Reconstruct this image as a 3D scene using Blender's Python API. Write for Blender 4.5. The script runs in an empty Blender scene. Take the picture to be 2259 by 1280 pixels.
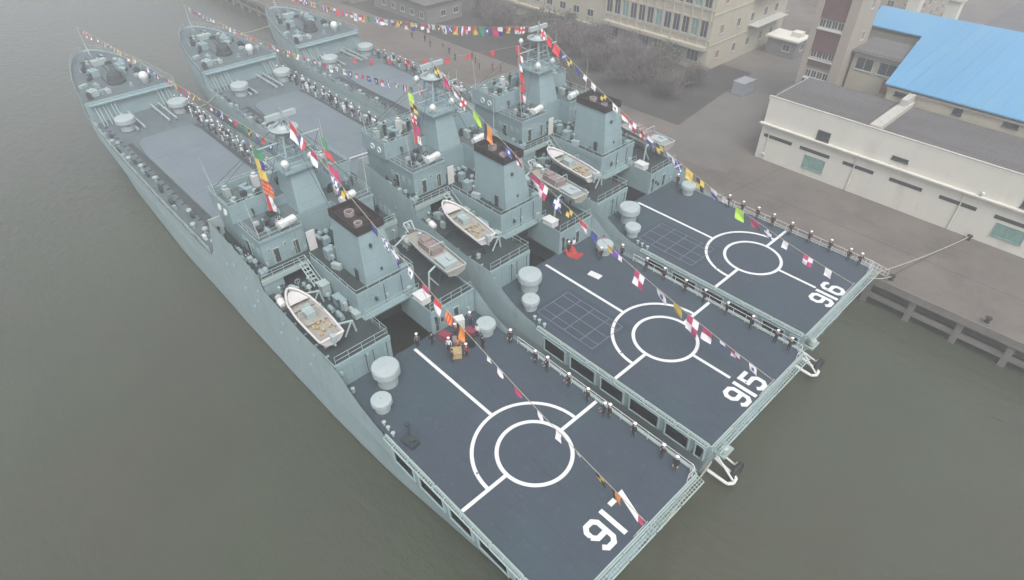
import bpy, math, random
from mathutils import Vector, Matrix
random.seed(7)
R = math.radians
scene = bpy.context.scene
col = scene.collection

# ------------------------------------------------------------------ camera
CAM = (-12.366, 22.936, 51.834)
YAW, PITCH, ROLL = -0.755916, 0.693755, -0.003551
fw = Vector((math.cos(PITCH)*math.cos(YAW), math.cos(PITCH)*math.sin(YAW), -math.sin(PITCH)))
rt = Vector((math.sin(YAW), -math.cos(YAW), 0)); up = rt.cross(fw)
r2 = rt*math.cos(ROLL)+up*math.sin(ROLL); u2 = -rt*math.sin(ROLL)+up*math.cos(ROLL)
cam = bpy.data.cameras.new("camera"); camo = bpy.data.objects.new("camera", cam); col.objects.link(camo)
camo.matrix_world = Matrix(((r2.x, u2.x, -fw.x, CAM[0]), (r2.y, u2.y, -fw.y, CAM[1]), (r2.z, u2.z, -fw.z, CAM[2]), (0, 0, 0, 1)))
cam.sensor_width = 36; cam.lens = 1376.2456/2259*36; cam.clip_start = 0.5; cam.clip_end = 5000
scene.camera = camo
HAZE_D = .0017

# ------------------------------------------------------------------ light
SUN_EL, SUN_AZ = R(58), R(150)
w = bpy.data.worlds.new("World"); scene.world = w; w.use_nodes = True
nt = w.node_tree; nt.nodes.clear()
sky = nt.nodes.new('ShaderNodeTexSky'); sky.sky_type = 'NISHITA'; sky.sun_disc = False
sky.sun_elevation = SUN_EL; sky.sun_rotation = R(90)-SUN_AZ
sky.air_density = 1.0; sky.dust_density = 6.0; sky.ozone_density = 1.0
hsv = nt.nodes.new('ShaderNodeHueSaturation'); hsv.inputs['Saturation'].default_value = 0.42
bg = nt.nodes.new('ShaderNodeBackground'); bg.inputs['Strength'].default_value = 0.15
wo = nt.nodes.new('ShaderNodeOutputWorld')
nt.links.new(sky.outputs[0], hsv.inputs['Color']); nt.links.new(hsv.outputs[0], bg.inputs[0]); nt.links.new(bg.outputs[0], wo.inputs[0])
sl = bpy.data.lights.new("sun", 'SUN'); sl.energy = 0.9; sl.angle = R(30); sl.color = (1, .975, .94)
so = bpy.data.objects.new("sun", sl); col.objects.link(so)
sd = Vector((math.cos(SUN_EL)*math.cos(SUN_AZ), math.cos(SUN_EL)*math.sin(SUN_AZ), math.sin(SUN_EL)))
so.rotation_euler = (-sd).to_track_quat('-Z', 'Y').to_euler(); so.location = (0, 0, 200)
vs = scene.view_settings; vs.view_transform = 'Standard'; vs.look = 'None'; vs.gamma = 1; vs.use_curve_mapping = False
vs.exposure = 0.62
scene.render.engine = 'CYCLES'
cy = scene.cycles
cy.use_denoising = True; cy.max_bounces = 5; cy.diffuse_bounces = 3; cy.glossy_bounces = 2; cy.volume_bounces = 1
cy.transmission_bounces = 2; cy.transparent_max_bounces = 6; cy.use_adaptive_sampling = True

# ------------------------------------------------------------------ materials
MATS = {}
def mat(name, c, rough=.6, metal=0, var=.12, vscale=.6, dirt=0., dirtc=(.12, .10, .08), dscale=.25, bump=0., bscale=8, fine=.0, stretch=None, dlo=.5, seam=None, rust=0., scuff=0.):
    if name in MATS: return MATS[name]
    m = bpy.data.materials.new(name); m.use_nodes = True; n = m.node_tree.nodes; l = m.node_tree.links
    b = n['Principled BSDF']; b.inputs['Roughness'].default_value = rough; b.inputs['Metallic'].default_value = metal
    tc = n.new('ShaderNodeTexCoord')
    src = tc.outputs['Object']
    if stretch:
        mp = n.new('ShaderNodeMapping'); mp.inputs['Scale'].default_value = stretch; l.new(src, mp.inputs['Vector']); src = mp.outputs[0]
    no = n.new('ShaderNodeTexNoise'); no.inputs['Scale'].default_value = vscale; no.inputs['Detail'].default_value = 6; no.inputs['Roughness'].default_value = .65
    l.new(src, no.inputs['Vector'])
    ra = n.new('ShaderNodeValToRGB'); ra.color_ramp.elements[0].position = .3; ra.color_ramp.elements[1].position = .7
    ra.color_ramp.elements[0].color = tuple(max(0, x*(1-var)) for x in c)+(1,)
    ra.color_ramp.elements[1].color = tuple(min(1, x*(1+var)) for x in c)+(1,)
    l.new(no.outputs['Fac'], ra.inputs[0]); out = ra.outputs[0]
    if dirt > 0:
        n2 = n.new('ShaderNodeTexNoise'); n2.inputs['Scale'].default_value = dscale; n2.inputs['Detail'].default_value = 9; n2.inputs['Roughness'].default_value = .72
        l.new(src, n2.inputs['Vector'])
        r3 = n.new('ShaderNodeValToRGB'); r3.color_ramp.elements[0].position = dlo; r3.color_ramp.elements[1].position = dlo+.22
        r3.color_ramp.elements[0].color = (0, 0, 0, 1); r3.color_ramp.elements[1].color = (dirt, dirt, dirt, 1)
        l.new(n2.outputs['Fac'], r3.inputs[0])
        mx = n.new('ShaderNodeMixRGB'); mx.inputs['Color2'].default_value = tuple(dirtc)+(1,)
        l.new(r3.outputs[0], mx.inputs['Fac']); l.new(out, mx.inputs['Color1']); out = mx.outputs[0]
    def layer(fac, colr, out):
        mx = n.new('ShaderNodeMixRGB'); mx.inputs['Color2'].default_value = tuple(colr)+(1,)
        l.new(fac, mx.inputs['Fac']); l.new(out, mx.inputs['Color1']); return mx.outputs[0]
    def thr(sock, lo, hi, amt):
        r = n.new('ShaderNodeMapRange'); r.inputs[1].default_value = lo; r.inputs[2].default_value = hi; r.inputs[4].default_value = amt; l.new(sock, r.inputs[0]); return r.outputs[0]
    if rust > 0:
        mp = n.new('ShaderNodeMapping'); mp.inputs['Scale'].default_value = (2.2, 2.2, .35); l.new(tc.outputs['Object'], mp.inputs[0])
        q = n.new('ShaderNodeTexNoise'); q.inputs['Scale'].default_value = 1.1; q.inputs['Detail'].default_value = 7; q.inputs['Roughness'].default_value = .7; l.new(mp.outputs[0], q.inputs['Vector'])
        out = layer(thr(q.outputs['Fac'], .60, .74, rust), (.13, .085, .055), out)
    if scuff > 0:
        mp = n.new('ShaderNodeMapping'); mp.inputs['Scale'].default_value = (.35, 2.6, 1); mp.inputs['Rotation'].default_value = (0, 0, .12); l.new(tc.outputs['Object'], mp.inputs[0])
        q = n.new('ShaderNodeTexNoise'); q.inputs['Scale'].default_value = .8; q.inputs['Detail'].default_value = 8; q.inputs['Roughness'].default_value = .75; l.new(mp.outputs[0], q.inputs['Vector'])
        out = layer(thr(q.outputs['Fac'], .56, .72, scuff), tuple(x*.55 for x in c), out)
        q = n.new('ShaderNodeTexNoise'); q.inputs['Scale'].default_value = 1.7; q.inputs['Detail'].default_value = 9; q.inputs['Roughness'].default_value = .8; l.new(tc.outputs['Object'], q.inputs['Vector'])
        out = layer(thr(q.outputs['Fac'], .57, .70, scuff*.7), tuple(min(1, x*2.1+.015) for x in c), out)
    if seam:
        sx = n.new('ShaderNodeSeparateXYZ'); l.new(tc.outputs['Object'], sx.inputs[0]); cx = n.new('ShaderNodeCombineXYZ')
        if seam[3] == 'wall':
            ad = n.new('ShaderNodeMath'); l.new(sx.outputs[0], ad.inputs[0]); l.new(sx.outputs[1], ad.inputs[1]); l.new(ad.outputs[0], cx.inputs[0]); l.new(sx.outputs[2], cx.inputs[1])
        else: l.new(sx.outputs[0], cx.inputs[0]); l.new(sx.outputs[1], cx.inputs[1])
        bt = n.new('ShaderNodeTexBrick'); bt.inputs['Scale'].default_value = 1; bt.inputs['Brick Width'].default_value = seam[0]; bt.inputs['Row Height'].default_value = seam[1]; bt.inputs['Mortar Size'].default_value = .03; bt.inputs['Mortar Smooth'].default_value = .4
        l.new(cx.outputs[0], bt.inputs['Vector']); out = layer(thr(bt.outputs['Fac'], 0, 1, seam[2]), tuple(x*.45 for x in c), out)
    l.new(out, b.inputs['Base Color'])
    if bump > 0:
        n3 = n.new('ShaderNodeTexNoise'); n3.inputs['Scale'].default_value = bscale; n3.inputs['Detail'].default_value = 4
        l.new(tc.outputs['Object'], n3.inputs['Vector'])
        bp = n.new('ShaderNodeBump'); bp.inputs['Strength'].default_value = bump; bp.inputs['Distance'].default_value = .1
        l.new(n3.outputs['Fac'], bp.inputs['Height']); l.new(bp.outputs[0], b.inputs['Normal'])
    MATS[name] = m
    return m

HULL = mat('hull_paint', (.30, .40, .42), .5, var=.07, vscale=.5, dirt=.45, dirtc=(.13, .165, .14), dscale=.9, stretch=(1, 1, .25), dlo=.54, seam=(5.2, 1.9, .38, 'wall'), rust=.5)
BOOT = mat('boot_topping', (.035, .030, .026), .7, var=.4, vscale=1.5, dirt=.6, dirtc=(.09, .09, .06), dscale=2)
UPPER = mat('superstructure_paint', (.215, .305, .325), .5, var=.06, vscale=.7, dirt=.35, dirtc=(.11, .15, .15), dscale=1.3, stretch=(1, 1, .35), dlo=.56, seam=(2.6, 1.55, .38, 'wall'), rust=.4)
HELI = mat('helideck_paint', (.032, .047, .067), .75, var=.10, vscale=.22, dirt=.6, dirtc=(.026, .060, .066), dscale=.09, dlo=.46, seam=(4.6, 1.95, .5, 'deck'), scuff=.9)
DECK = mat('deck_paint', (.082, .112, .122), .75, var=.16, vscale=.5, dirt=.4, dirtc=(.035, .05, .054), dscale=.4, dlo=.5, scuff=.5)
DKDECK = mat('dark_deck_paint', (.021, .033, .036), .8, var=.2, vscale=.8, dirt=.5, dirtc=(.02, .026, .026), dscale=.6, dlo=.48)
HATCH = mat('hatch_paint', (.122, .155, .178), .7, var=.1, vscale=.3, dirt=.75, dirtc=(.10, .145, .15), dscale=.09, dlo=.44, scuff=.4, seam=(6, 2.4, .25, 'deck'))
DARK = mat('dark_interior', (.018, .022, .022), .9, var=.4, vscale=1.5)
SHADE = mat('dark_grey_paint', (.035, .045, .047), .8, var=.3, vscale=1.2)
WHITE = mat('white_paint', (.56, .58, .57), .5, var=.05, vscale=2, dirt=.25, dirtc=(.42, .42, .38), dscale=2.5, dlo=.55)
MARK = mat('white_marking', (.60, .62, .62), .6, var=.05, vscale=1.5, dirt=.2, dirtc=(.45, .5, .52), dscale=3, dlo=.6)
LINE = mat('thin_grey_line', (.12, .15, .18), .7, var=.2, vscale=1.5)
COURT = mat('court_paint', (.026, .040, .060), .8, var=.12, vscale=.6)
VENT = mat('vent_paint', (.31, .37, .38), .55, var=.05, vscale=1.6, dirt=.3, dirtc=(.4, .45, .43), dscale=2)
PIPE = mat('pipe_lagging', (.26, .22, .22), .8, var=.2, vscale=2)
SOOT = mat('soot_black', (.022, .016, .016), .85, var=.5, vscale=1.5)
RAIL = mat('rail_paint', (.30, .38, .37), .5, var=.05)
RUBBER = mat('black_rubber', (.015, .015, .016), .7, var=.3, vscale=3)
BOATW = mat('boat_gelcoat', (.52, .51, .50), .4, var=.04, vscale=1, dirt=.25, dirtc=(.45, .42, .36), dscale=1.5)
BOATIN = mat('boat_interior', (.27, .26, .23), .7, var=.2, vscale=2.5, dirt=.4, dirtc=(.2, .19, .16), dscale=2)
YELLOW = mat('yellow_gear', (.36, .27, .13), .7, var=.25, vscale=3)
PINK = mat('faded_red_tarp', (.22, .175, .17), .8, var=.2, vscale=2)
ROPEM = mat('rope_fibre', (.33, .32, .24), .9, var=.2, vscale=4)
CLOTH = mat('navy_uniform', (.012, .014, .02), .9, var=.3, vscale=8)
WCLOTH = mat('white_uniform', (.66, .68, .72), .85, var=.06, vscale=6)
CAPM = mat('white_cap', (.82, .82, .82), .8, var=.03)
SKIN = mat('skin', (.45, .27, .19), .6, var=.05, vscale=6)
HAIR = mat('black_hair', (.012, .01, .009), .7, var=.2)
FL = {'r': mat('red_bunting', (.46, .04, .05), .8, var=.1, vscale=2), 'm': mat('crimson_bunting', (.36, .035, .11), .8, var=.1, vscale=2),
      'w': mat('white_bunting', (.62, .61, .64), .8, var=.04), 'b': mat('blue_bunting', (.045, .06, .23), .8, var=.1, vscale=2),
      'y': mat('yellow_bunting', (.5, .37, .07), .8, var=.1, vscale=2), 'o': mat('orange_bunting', (.55, .2, .04), .8, var=.1, vscale=2),
      'k': mat('black_bunting', (.02, .02, .02), .8, var=.1), 'g': mat('lime_bunting', (.42, .68, .08), .8, var=.1),
      'e': mat('green_bunting', (.05, .19, .11), .8, var=.1)}

# ------------------------------------------------------------------ mesh helpers
SPLIT = {'opening_frame', 'cross_line', 'kick_plate', 'railing', 'boat_cradle', 'roof_vent', 'porthole', 'stern_ladder', 'small_vent', 'funnel_fitting', 'life_ring', 'bridge_window', 'whip_antenna', 'stair', 'raft_cradle', 'parapet_stiffener', 'stowed_beam', 'hatch_seam', 'anchor_chain', 'recess', 'deckhouse_roof', 'games_line', 'platform_deck', 'drain_pipe', 'balcony', 'handrail', 'door', 'thwart', 'frame', 'base_plate', 'tie_down', 'deck_coaming', 'boat_deck', 'fender_tyre', 'gunwale'}
class MB:
    def __init__(s): s.v = []; s.f = []; s.mi = []; s.cur = 0; s.smooth = False; s.sm = []; s.pc = []
    def add(s, vs, fs):
        o = len(s.v); s.v += [tuple(p) for p in vs]; s.pc.append((o, len(s.v), len(s.f), len(s.f)+len(fs)))
        for f in fs: s.f.append([i+o for i in f]); s.mi.append(s.cur); s.sm.append(s.smooth)
        return s
    def box(s, x0, x1, y0, y1, z0, z1):
        return s.add([(x0, y0, z0), (x1, y0, z0), (x1, y1, z0), (x0, y1, z0), (x0, y0, z1), (x1, y0, z1), (x1, y1, z1), (x0, y1, z1)],
                     [(0, 3, 2, 1), (4, 5, 6, 7), (0, 1, 5, 4), (1, 2, 6, 5), (2, 3, 7, 6), (3, 0, 4, 7)])
    def cbox(s, c, d, rz=0.):
        x, y, z = c; a, b, h = d[0]/2, d[1]/2, d[2]/2; co, si = math.cos(rz), math.sin(rz); P = []
        for zz in (-h, h):
            for px, py in ((-a, -b), (a, -b), (a, b), (-a, b)): P.append((x+px*co-py*si, y+px*si+py*co, z+zz))
        return s.add(P, [(0, 3, 2, 1), (4, 5, 6, 7), (0, 1, 5, 4), (1, 2, 6, 5), (2, 3, 7, 6), (3, 0, 4, 7)])
    def frus(s, b, t, z0, z1):          # b,t = (x0,x1,y0,y1)
        P = [(b[0], b[2], z0), (b[1], b[2], z0), (b[1], b[3], z0), (b[0], b[3], z0), (t[0], t[2], z1), (t[1], t[2], z1), (t[1], t[3], z1), (t[0], t[3], z1)]
        return s.add(P, [(0, 3, 2, 1), (4, 5, 6, 7), (0, 1, 5, 4), (1, 2, 6, 5), (2, 3, 7, 6), (3, 0, 4, 7)])
    def prism(s, poly, z0, z1):
        n = len(poly); P = [(x, y, z0) for x, y in poly]+[(x, y, z1) for x, y in poly]
        return s.add(P, [list(range(n))[::-1], [i+n for i in range(n)]]+[[i, (i+1) % n, n+(i+1) % n, n+i] for i in range(n)])
    def lathe(s, c, prof, n=20, caps=True):
        P = []; F = []
        for r, z in prof:
            for k in range(n):
                a = 2*math.pi*k/n; P.append((c[0]+r*math.cos(a), c[1]+r*math.sin(a), c[2]+z))
        m = len(prof)
        for i in range(m-1):
            for k in range(n): F.append((i*n+k, i*n+(k+1) % n, (i+1)*n+(k+1) % n, (i+1)*n+k))
        if caps: F.append(list(range(n))[::-1]); F.append([(m-1)*n+k for k in range(n)])
        return s.add(P, F)
    def tube(s, a, b, r, n=6, r1=None):
        a = Vector(a); b = Vector(b); d = b-a
        if d.length < 1e-6: return s
        d.normalize(); u = d.cross(Vector((0, 0, 1)))
        if u.length < 1e-3: u = Vector((1, 0, 0))
        u.normalize(); v = d.cross(u); r1 = r if r1 is None else r1; P = []
        for c, rr in ((a, r), (b, r1)):
            for k in range(n):
                t = 2*math.pi*(k+.5)/n; P.append(c+u*rr*math.cos(t)+v*rr*math.sin(t))
        return s.add(P, [(k, (k+1) % n, n+(k+1) % n, n+k) for k in range(n)]+[list(range(n))[::-1], list(range(n, 2*n))])
    def path(s, pts, r, n=6):
        for a, b in zip(pts, pts[1:]): s.tube(a, b, r, n)
        return s
    def ring(s, c, R_, r, axis='z', n=20, m=8, a0=0, a1=2*math.pi, rz=0.):
        P = []; F = []; full = abs(a1-a0-2*math.pi) < 1e-6; N = n if full else n+1
        for i in range(N):
            a = a0+(a1-a0)*i/n
            for k in range(m):
                t = 2*math.pi*k/m; q = R_+r*math.cos(t); h = r*math.sin(t)
                if axis == 'z': p = (q*math.cos(a), q*math.sin(a), h)
                elif axis == 'x': p = (h, q*math.cos(a), q*math.sin(a))
                else: p = (q*math.cos(a), h, q*math.sin(a))
                P.append((c[0]+p[0], c[1]+p[1], c[2]+p[2]))
        for i in range(n):
            j = (i+1) % N
            for k in range(m): F.append((i*m+k, i*m+(k+1) % m, j*m+(k+1) % m, j*m+k))
        return s.add(P, F)
    def strip(s, pts, w, z, closed=False):   # flat mitred stroke
        n = len(pts); L = []; Rr = []
        for i, p in enumerate(pts):
            p = Vector(p)
            a = Vector(pts[i-1]) if (i > 0 or closed) else None; b = Vector(pts[(i+1) % n]) if (i < n-1 or closed) else None
            d0 = (p-a).normalized() if a is not None else None; d1 = (b-p).normalized() if b is not None else None
            if d0 is None: d0 = d1
            if d1 is None: d1 = d0
            nn = Vector((-(d0+d1).y, (d0+d1).x)).normalized(); k = w/2/max(.35, nn.dot(Vector((-d0.y, d0.x))))
            L.append(p+nn*k); Rr.append(p-nn*k)
        P = [(q.x, q.y, z) for q in L]+[(q.x, q.y, z) for q in Rr]
        F = [(i, n+i, n+(i+1) % n, (i+1) % n) for i in range(n if closed else n-1)]
        return s.add(P, F)
    def build(s, name, mats, parent=None, loc=None):
        if name in SPLIT and len(s.pc) > 1: return s.build_split(name, mats, parent, loc)
        return s.build1(name, mats, parent, loc)
    def build_split(s, name, mats, parent, loc):
        # pieces that touch stay one part, pieces standing apart become parts of their own
        bb = []
        for v0, v1, f0, f1 in s.pc:
            q = s.v[v0:v1]; bb.append(([min(p[i] for p in q)-.06 for i in range(3)], [max(p[i] for p in q)+.06 for i in range(3)]))
        n = len(bb); par = list(range(n))
        def fd(i):
            while par[i] != i: i = par[i]
            return i
        for i in range(n):
            for j in range(i):
                if all(bb[i][0][k] <= bb[j][1][k] and bb[j][0][k] <= bb[i][1][k] for k in range(3)):
                    a, b_ = fd(i), fd(j)
                    if a != b_: par[a] = b_
        gr = {}
        for i in range(n): gr.setdefault(fd(i), []).append(i)
        first = None
        for g in sorted(gr.values()):
            m = MB()
            for i in g:
                v0, v1, f0, f1 = s.pc[i]; o = len(m.v); m.v += s.v[v0:v1]
                for k in range(f0, f1): m.f.append([x-v0+o for x in s.f[k]]); m.mi.append(s.mi[k]); m.sm.append(s.sm[k])
            ob = m.build1(name, mats, parent, loc); first = first or ob
        return first
    def build1(s, name, mats, parent=None, loc=None):
        me = bpy.data.meshes.new(name); me.from_pydata(s.v, [], s.f)
        if not isinstance(mats, (list, tuple)): mats = [mats]
        for m in mats: me.materials.append(m)
        me.polygons.foreach_set('material_index', s.mi); me.polygons.foreach_set('use_smooth', s.sm); me.validate(); me.update()
        o = bpy.data.objects.new(name, me); col.objects.link(o)
        if parent is not None: o.parent = parent
        if loc is not None: o.location = loc
        return o
def tag(o, label=None, cat=None, group=None, kind=None):
    if label: o['label'] = label
    if cat: o['category'] = cat
    if group: o['group'] = group
    if kind: o['kind'] = kind
    return o
def empty(name, loc=(0, 0, 0), rz=0.):
    o = bpy.data.objects.new(name, None); col.objects.link(o); o.location = loc; o.rotation_euler.z = rz; o.empty_display_size = .3
    return o
def copy_tree(o, parent=None):
    c = o.copy(); col.objects.link(c)
    if parent is not None: c.parent = parent
    for ch in list(o.children): copy_tree(ch, c)
    return c
def rail(mb, pts, h=1.05, n=3, step=1.6, r=.032, lean=(0, 0)):
    for a, b in zip(pts, pts[1:]):
        a = Vector(a); b = Vector(b); L = (b-a).length; k = max(1, round(L/step)); up_ = Vector((lean[0], lean[1], h))
        for i in range(k+1):
            p = a+(b-a)*i/k; mb.tube(p, p+up_, r*1.15, 4)
        for j in range(n): t = (j+1)/n; mb.tube(a+up_*t, b+up_*t, r, 4)
def interp(tab, x):
    if x <= tab[0][0]: return tab[0][1:]
    for p, q in zip(tab, tab[1:]):
        if x <= q[0]:
            t = (x-p[0])/(q[0]-p[0]); return tuple(a+(b-a)*t for a, b in zip(p[1:], q[1:]))
    return tab[-1][1:]

# ================================================================== THE SHIP
ship = empty('landing_ship')
# x, half-width deck, half-width waterline, height of the side plating
HT = [(-1.25, 8.1, 5.3, 7.75), (5, 8.1, 5.9, 7.75), (10, 8.15, 6.5, 7.75), (16, 8.2, 7.1, 7.75), (19.0, 8.2, 7.4, 7.75), (19.6, 8.2, 7.45, 8.25), (21, 8.2, 7.55, 8.45), (22.6, 8.2, 7.65, 8.9),
      (24.2, 8.2, 7.7, 9.7), (25.6, 8.2, 7.8, 10.6), (26.5, 8.2, 7.8, 11.0), (30, 8.2, 7.9, 11.25), (39.2, 8.2, 8.0, 12.2), (39.6, 8.2, 8.0, 13.9), (44, 8.2, 8.0, 14.6), (49.8, 8.2, 8.0, 15.3), (50.3, 8.2, 8.0, 15.3), (51.2, 8.2, 8, 13.0),
      (52.6, 8.2, 7.95, 10.2), (54.4, 8.2, 7.9, 8.45), (70, 8.15, 7.8, 8.4), (90, 7.8, 6.9, 8.5), (103.0, 7.25, 5.2, 8.7), (103.6, 7.2, 5.1, 11.35), (108, 6.75, 4.1, 11.55), (112.5, 6.0, 3.0, 11.85),
      (116, 5.2, 2.1, 12.1), (119, 4.4, 1.4, 12.3), (121.7, 3.5, .8, 12.5), (123.6, 2.6, .5, 12.6), (125.0, 1.7, .3, 12.7), (125.8, .8, .15, 12.75), (126.0, 0, 0, 12.75)]
OPEN = [(-.8, 0.1), (.75, 3.25), (3.95, 7.25), (7.95, 10.7), (11.4, 14.6), (15.3, 18.2)]
xs = sorted(set([a for o_ in OPEN for a in o_]+[t[0] for t in HT]+[i*2.+1 for i in range(14, 51)]))
def UC(x, z): return max(0, 7.5-z)*.17*max(0, min(1, (3-x)/4)) if x < 3 else 0
def hull_side(mb, sgn):
    P = []; F = []; zl = None
    for x in xs:
        yd, yw, zt = interp(HT, x)
        xb = x if x < 104 else 104+(x-104)*(.80)      # raked stem at the waterline
        rows = [(-1.0, yw*.97, xb), (0, yw, xb), (.4, yw+(yd-yw)*.09, xb+(x-xb)*.07), (1.5, yw+(yd-yw)*.32, xb+(x-xb)*.25), (3.6, yw+(yd-yw)*.62, xb+(x-xb)*.5), (5.6, yw+(yd-yw)*.94, xb+(x-xb)*.75), (7.35, yd*.998, xb+(x-xb)*.9), (zt, yd, x)]
        for z, y, xx in rows: P.append((xx+UC(x, z), sgn*y, z))
    m = 8; BT = []
    for i in range(len(xs)-1):
        for j in range(m-1):
            if j == 5 and any(a-1e-6 <= xs[i] and xs[i+1] <= b+1e-6 for a, b in OPEN): continue
            q = (i*m+j, i*m+j+1, (i+1)*m+j+1, (i+1)*m+j)
            (BT if j < 2 else F).append(q if sgn > 0 else q[::-1])
    mb.add(P, F); mb.cur = 1; mb.add(P, BT); mb.cur = 0
h = MB(); hull_side(h, 1); hull_side(h, -1)
# transom with two openings either side of the stern gate
for y0, y1, z0, z1 in ((-5.2, 5.2, -1, 1.2), (-6.6, -2.6, 1.2, 5.2), (2.6, 6.6, 1.2, 5.2), (-8.0, -6.4, 5.2, 7.5), (6.4, 8.0, 5.2, 7.5), (-3.4, 3.4, 5.2, 7.5), (-6.4, -3.4, 6.9, 7.5), (3.4, 6.4, 6.9, 7.5)):
    xa, xb_ = UC(-1, z0)-1.27, UC(-1, z1)-1.27; ym = 5.5+(z0+.2)*.33; ym1 = 5.5+(z1)*.33
    h.add([(xa, max(y0, -ym), z0), (xa+.2, max(y0, -ym), z0), (xa+.2, min(y1, ym), z0), (xa, min(y1, ym), z0), (xb_, max(y0, -ym1), z1), (xb_+.2, max(y0, -ym1), z1), (xb_+.2, min(y1, ym1), z1), (xb_, min(y1, ym1), z1)], [(0, 3, 2, 1), (4, 5, 6, 7), (0, 1, 5, 4), (1, 2, 6, 5), (2, 3, 7, 6), (3, 0, 4, 7)])
h.box(-1.4, -1.27, -8.0, 8.0, 7.45, 7.62)
hull = h.build('hull', [HULL, BOOT], ship)
# rubbing strakes along the side and openings' frames
b = MB()
for sg in (1, -1):
    for o_ in OPEN:
        for x in o_:
            yd, yw, zt = interp(HT, x); y5 = yw+(yd-yw)*.94
            b.tube((x, sg*(y5+.02), 5.6), (x, sg*(yd+.02), 7.35), .12, 5)
        x0, x1 = o_
        for z, k in ((5.6, .94), (7.35, 1.)):
            A = interp(HT, x0); B = interp(HT, x1)
            b.tube((x0, sg*(A[1]+(A[0]-A[1])*k+.02), z), (x1, sg*(B[1]+(B[0]-B[1])*k+.02), z), .07, 5)
b.build('opening_frame', HULL, hull)
b = MB()
for sg in (1, -1):
    for x in range(28, 50, 2):
        pass
    for x, z in ((30.5, 9.6), (33.5, 9.6), (36.5, 9.6), (41, 11.2), (43.5, 11.3), (46.5, 11.4), (49, 10.2), (42.3, 9), (45, 9.1), (32, 7.2), (38, 7.3), (44, 7.2), (35, 5.1)):
        yd, yw, zt = interp(HT, x); y = yd if z > 7.3 else yw+(yd-yw)*(z/7.8)
        b.ring((x, sg*(y+.02), z), .17, .035, 'y', 10, 4)
        b.cur = 1; b.prism([(x+.13*math.cos(a), sg*(y+.015)) for a in (0, math.pi)]+[(x-.13, sg*(y-.1)), (x+.13, sg*(y-.1))] if sg > 0 else [(x-.13, -y-.015), (x+.13, -y-.015), (x+.13, -y+.1), (x-.13, -y+.1)], z-.13, z+.13); b.cur = 0
b.build('porthole', [HULL, DARK], hull)
# mooring deck under the helideck
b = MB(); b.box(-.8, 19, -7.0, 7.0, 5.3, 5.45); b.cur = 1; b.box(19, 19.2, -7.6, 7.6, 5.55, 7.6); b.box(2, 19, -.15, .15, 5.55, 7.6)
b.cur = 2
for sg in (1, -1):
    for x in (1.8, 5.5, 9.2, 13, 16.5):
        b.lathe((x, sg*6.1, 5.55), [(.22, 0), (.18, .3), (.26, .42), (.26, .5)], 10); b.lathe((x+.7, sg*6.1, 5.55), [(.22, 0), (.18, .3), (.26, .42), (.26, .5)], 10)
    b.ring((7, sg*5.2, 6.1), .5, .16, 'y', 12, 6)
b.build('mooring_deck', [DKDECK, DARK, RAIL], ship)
# stern gate
b = MB(); gx = lambda z: -1.42+UC(-1, z)
b.add([(gx(.6), -2.5, .6), (gx(.6), 2.5, .6), (gx(5.1), 2.5, 5.1), (gx(5.1), -2.5, 5.1), (gx(.6)+.15, -2.5, .6), (gx(.6)+.15, 2.5, .6), (gx(5.1)+.15, 2.5, 5.1), (gx(5.1)+.15, -2.5, 5.1)], [(0, 3, 2, 1), (4, 5, 6, 7), (0, 1, 5, 4), (1, 2, 6, 5), (2, 3, 7, 6), (3, 0, 4, 7)])
for y in (-2.3, -1.15, 0, 1.15, 2.3): b.tube((gx(.7)-.05, y, .7), (gx(5)-.05, y, 5.0), .08, 4)
for z in (1.2, 2.4, 3.6, 4.8): b.tube((gx(z)-.05, -2.4, z), (gx(z)-.05, 2.4, z), .07, 4)
b.build('stern_gate', UPPER, ship)
# ladders of pipe on the transom
b = MB()
for y in (-5.9, -4.4, 3.3, 5.6):
    b.tube((gx(.8)-.06, y-.2, .8), (gx(7.6)-.06, y-.2, 7.6), .04, 4); b.tube((gx(.8)-.06, y+.2, .8), (gx(7.6)-.06, y+.2, 7.6), .04, 4)
    for k in range(17): b.tube((gx(.9+k*.4)-.06, y-.2, .9+k*.4), (gx(.9+k*.4)-.06, y+.2, .9+k*.4), .03, 4)
b.build('stern_ladder', RAIL, ship)
# helideck
b = MB(); b.prism([(-1.2, -8.0), (-1.2, 8.0), (26.6, 8.0), (26.6, -8.0)], 7.65, 8.0)
deck = b.build('helideck', HELI, ship)
b = MB(); b.smooth = False
for a in ((-.62, -8.06), (-.62, 7.98),): pass
b.box(-1.32, -1.2, -8.06, 8.06, 7.63, 8.07); b.box(-1.2, 19.4, 8.0, 8.1, 7.63, 8.07); b.box(-1.2, 19.4, -8.1, -8.0, 7.63, 8.07)
b.build('deck_coaming', RAIL, deck)
# landing marks
CX = 9.28; Z1 = 8.006
b = MB(); b.strip([(CX+3.18*math.cos(a), 3.18*math.sin(a)) for a in [2*math.pi*k/72 for k in range(72)]], .34, Z1, True); b.build('landing_circle', MARK, deck)
b = MB(); b.strip([(CX+.17+5.15*math.cos(a), 5.15*math.sin(a)) for a in [-math.pi/2+math.pi*k/40 for k in range(41)]], .32, Z1)
b.build('outer_arc', MARK, deck)
b = MB(); b.strip([(CX, 3.35), (CX, 7.9)], .33, Z1+.004); b.strip([(CX, -3.35), (CX, -7.9)], .33, Z1+.004); b.build('cross_line', MARK, deck)
b = MB(); b.strip([(CX+5.48, 0), (26.0, 0)], .32, Z1+.004); b.build('guide_line', MARK, deck)
b = MB()
for _ in range(46):
    x = random.uniform(0, 26); y = random.uniform(-7.4, 7.4)
    if abs(math.hypot(x-CX, y)-3.2) < .6 or abs(y) < .4: continue
    b.lathe((x, y, 8.0), [(.09, 0), (.09, .02)], 8)
b.build('tie_down', SHADE, deck)
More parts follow.
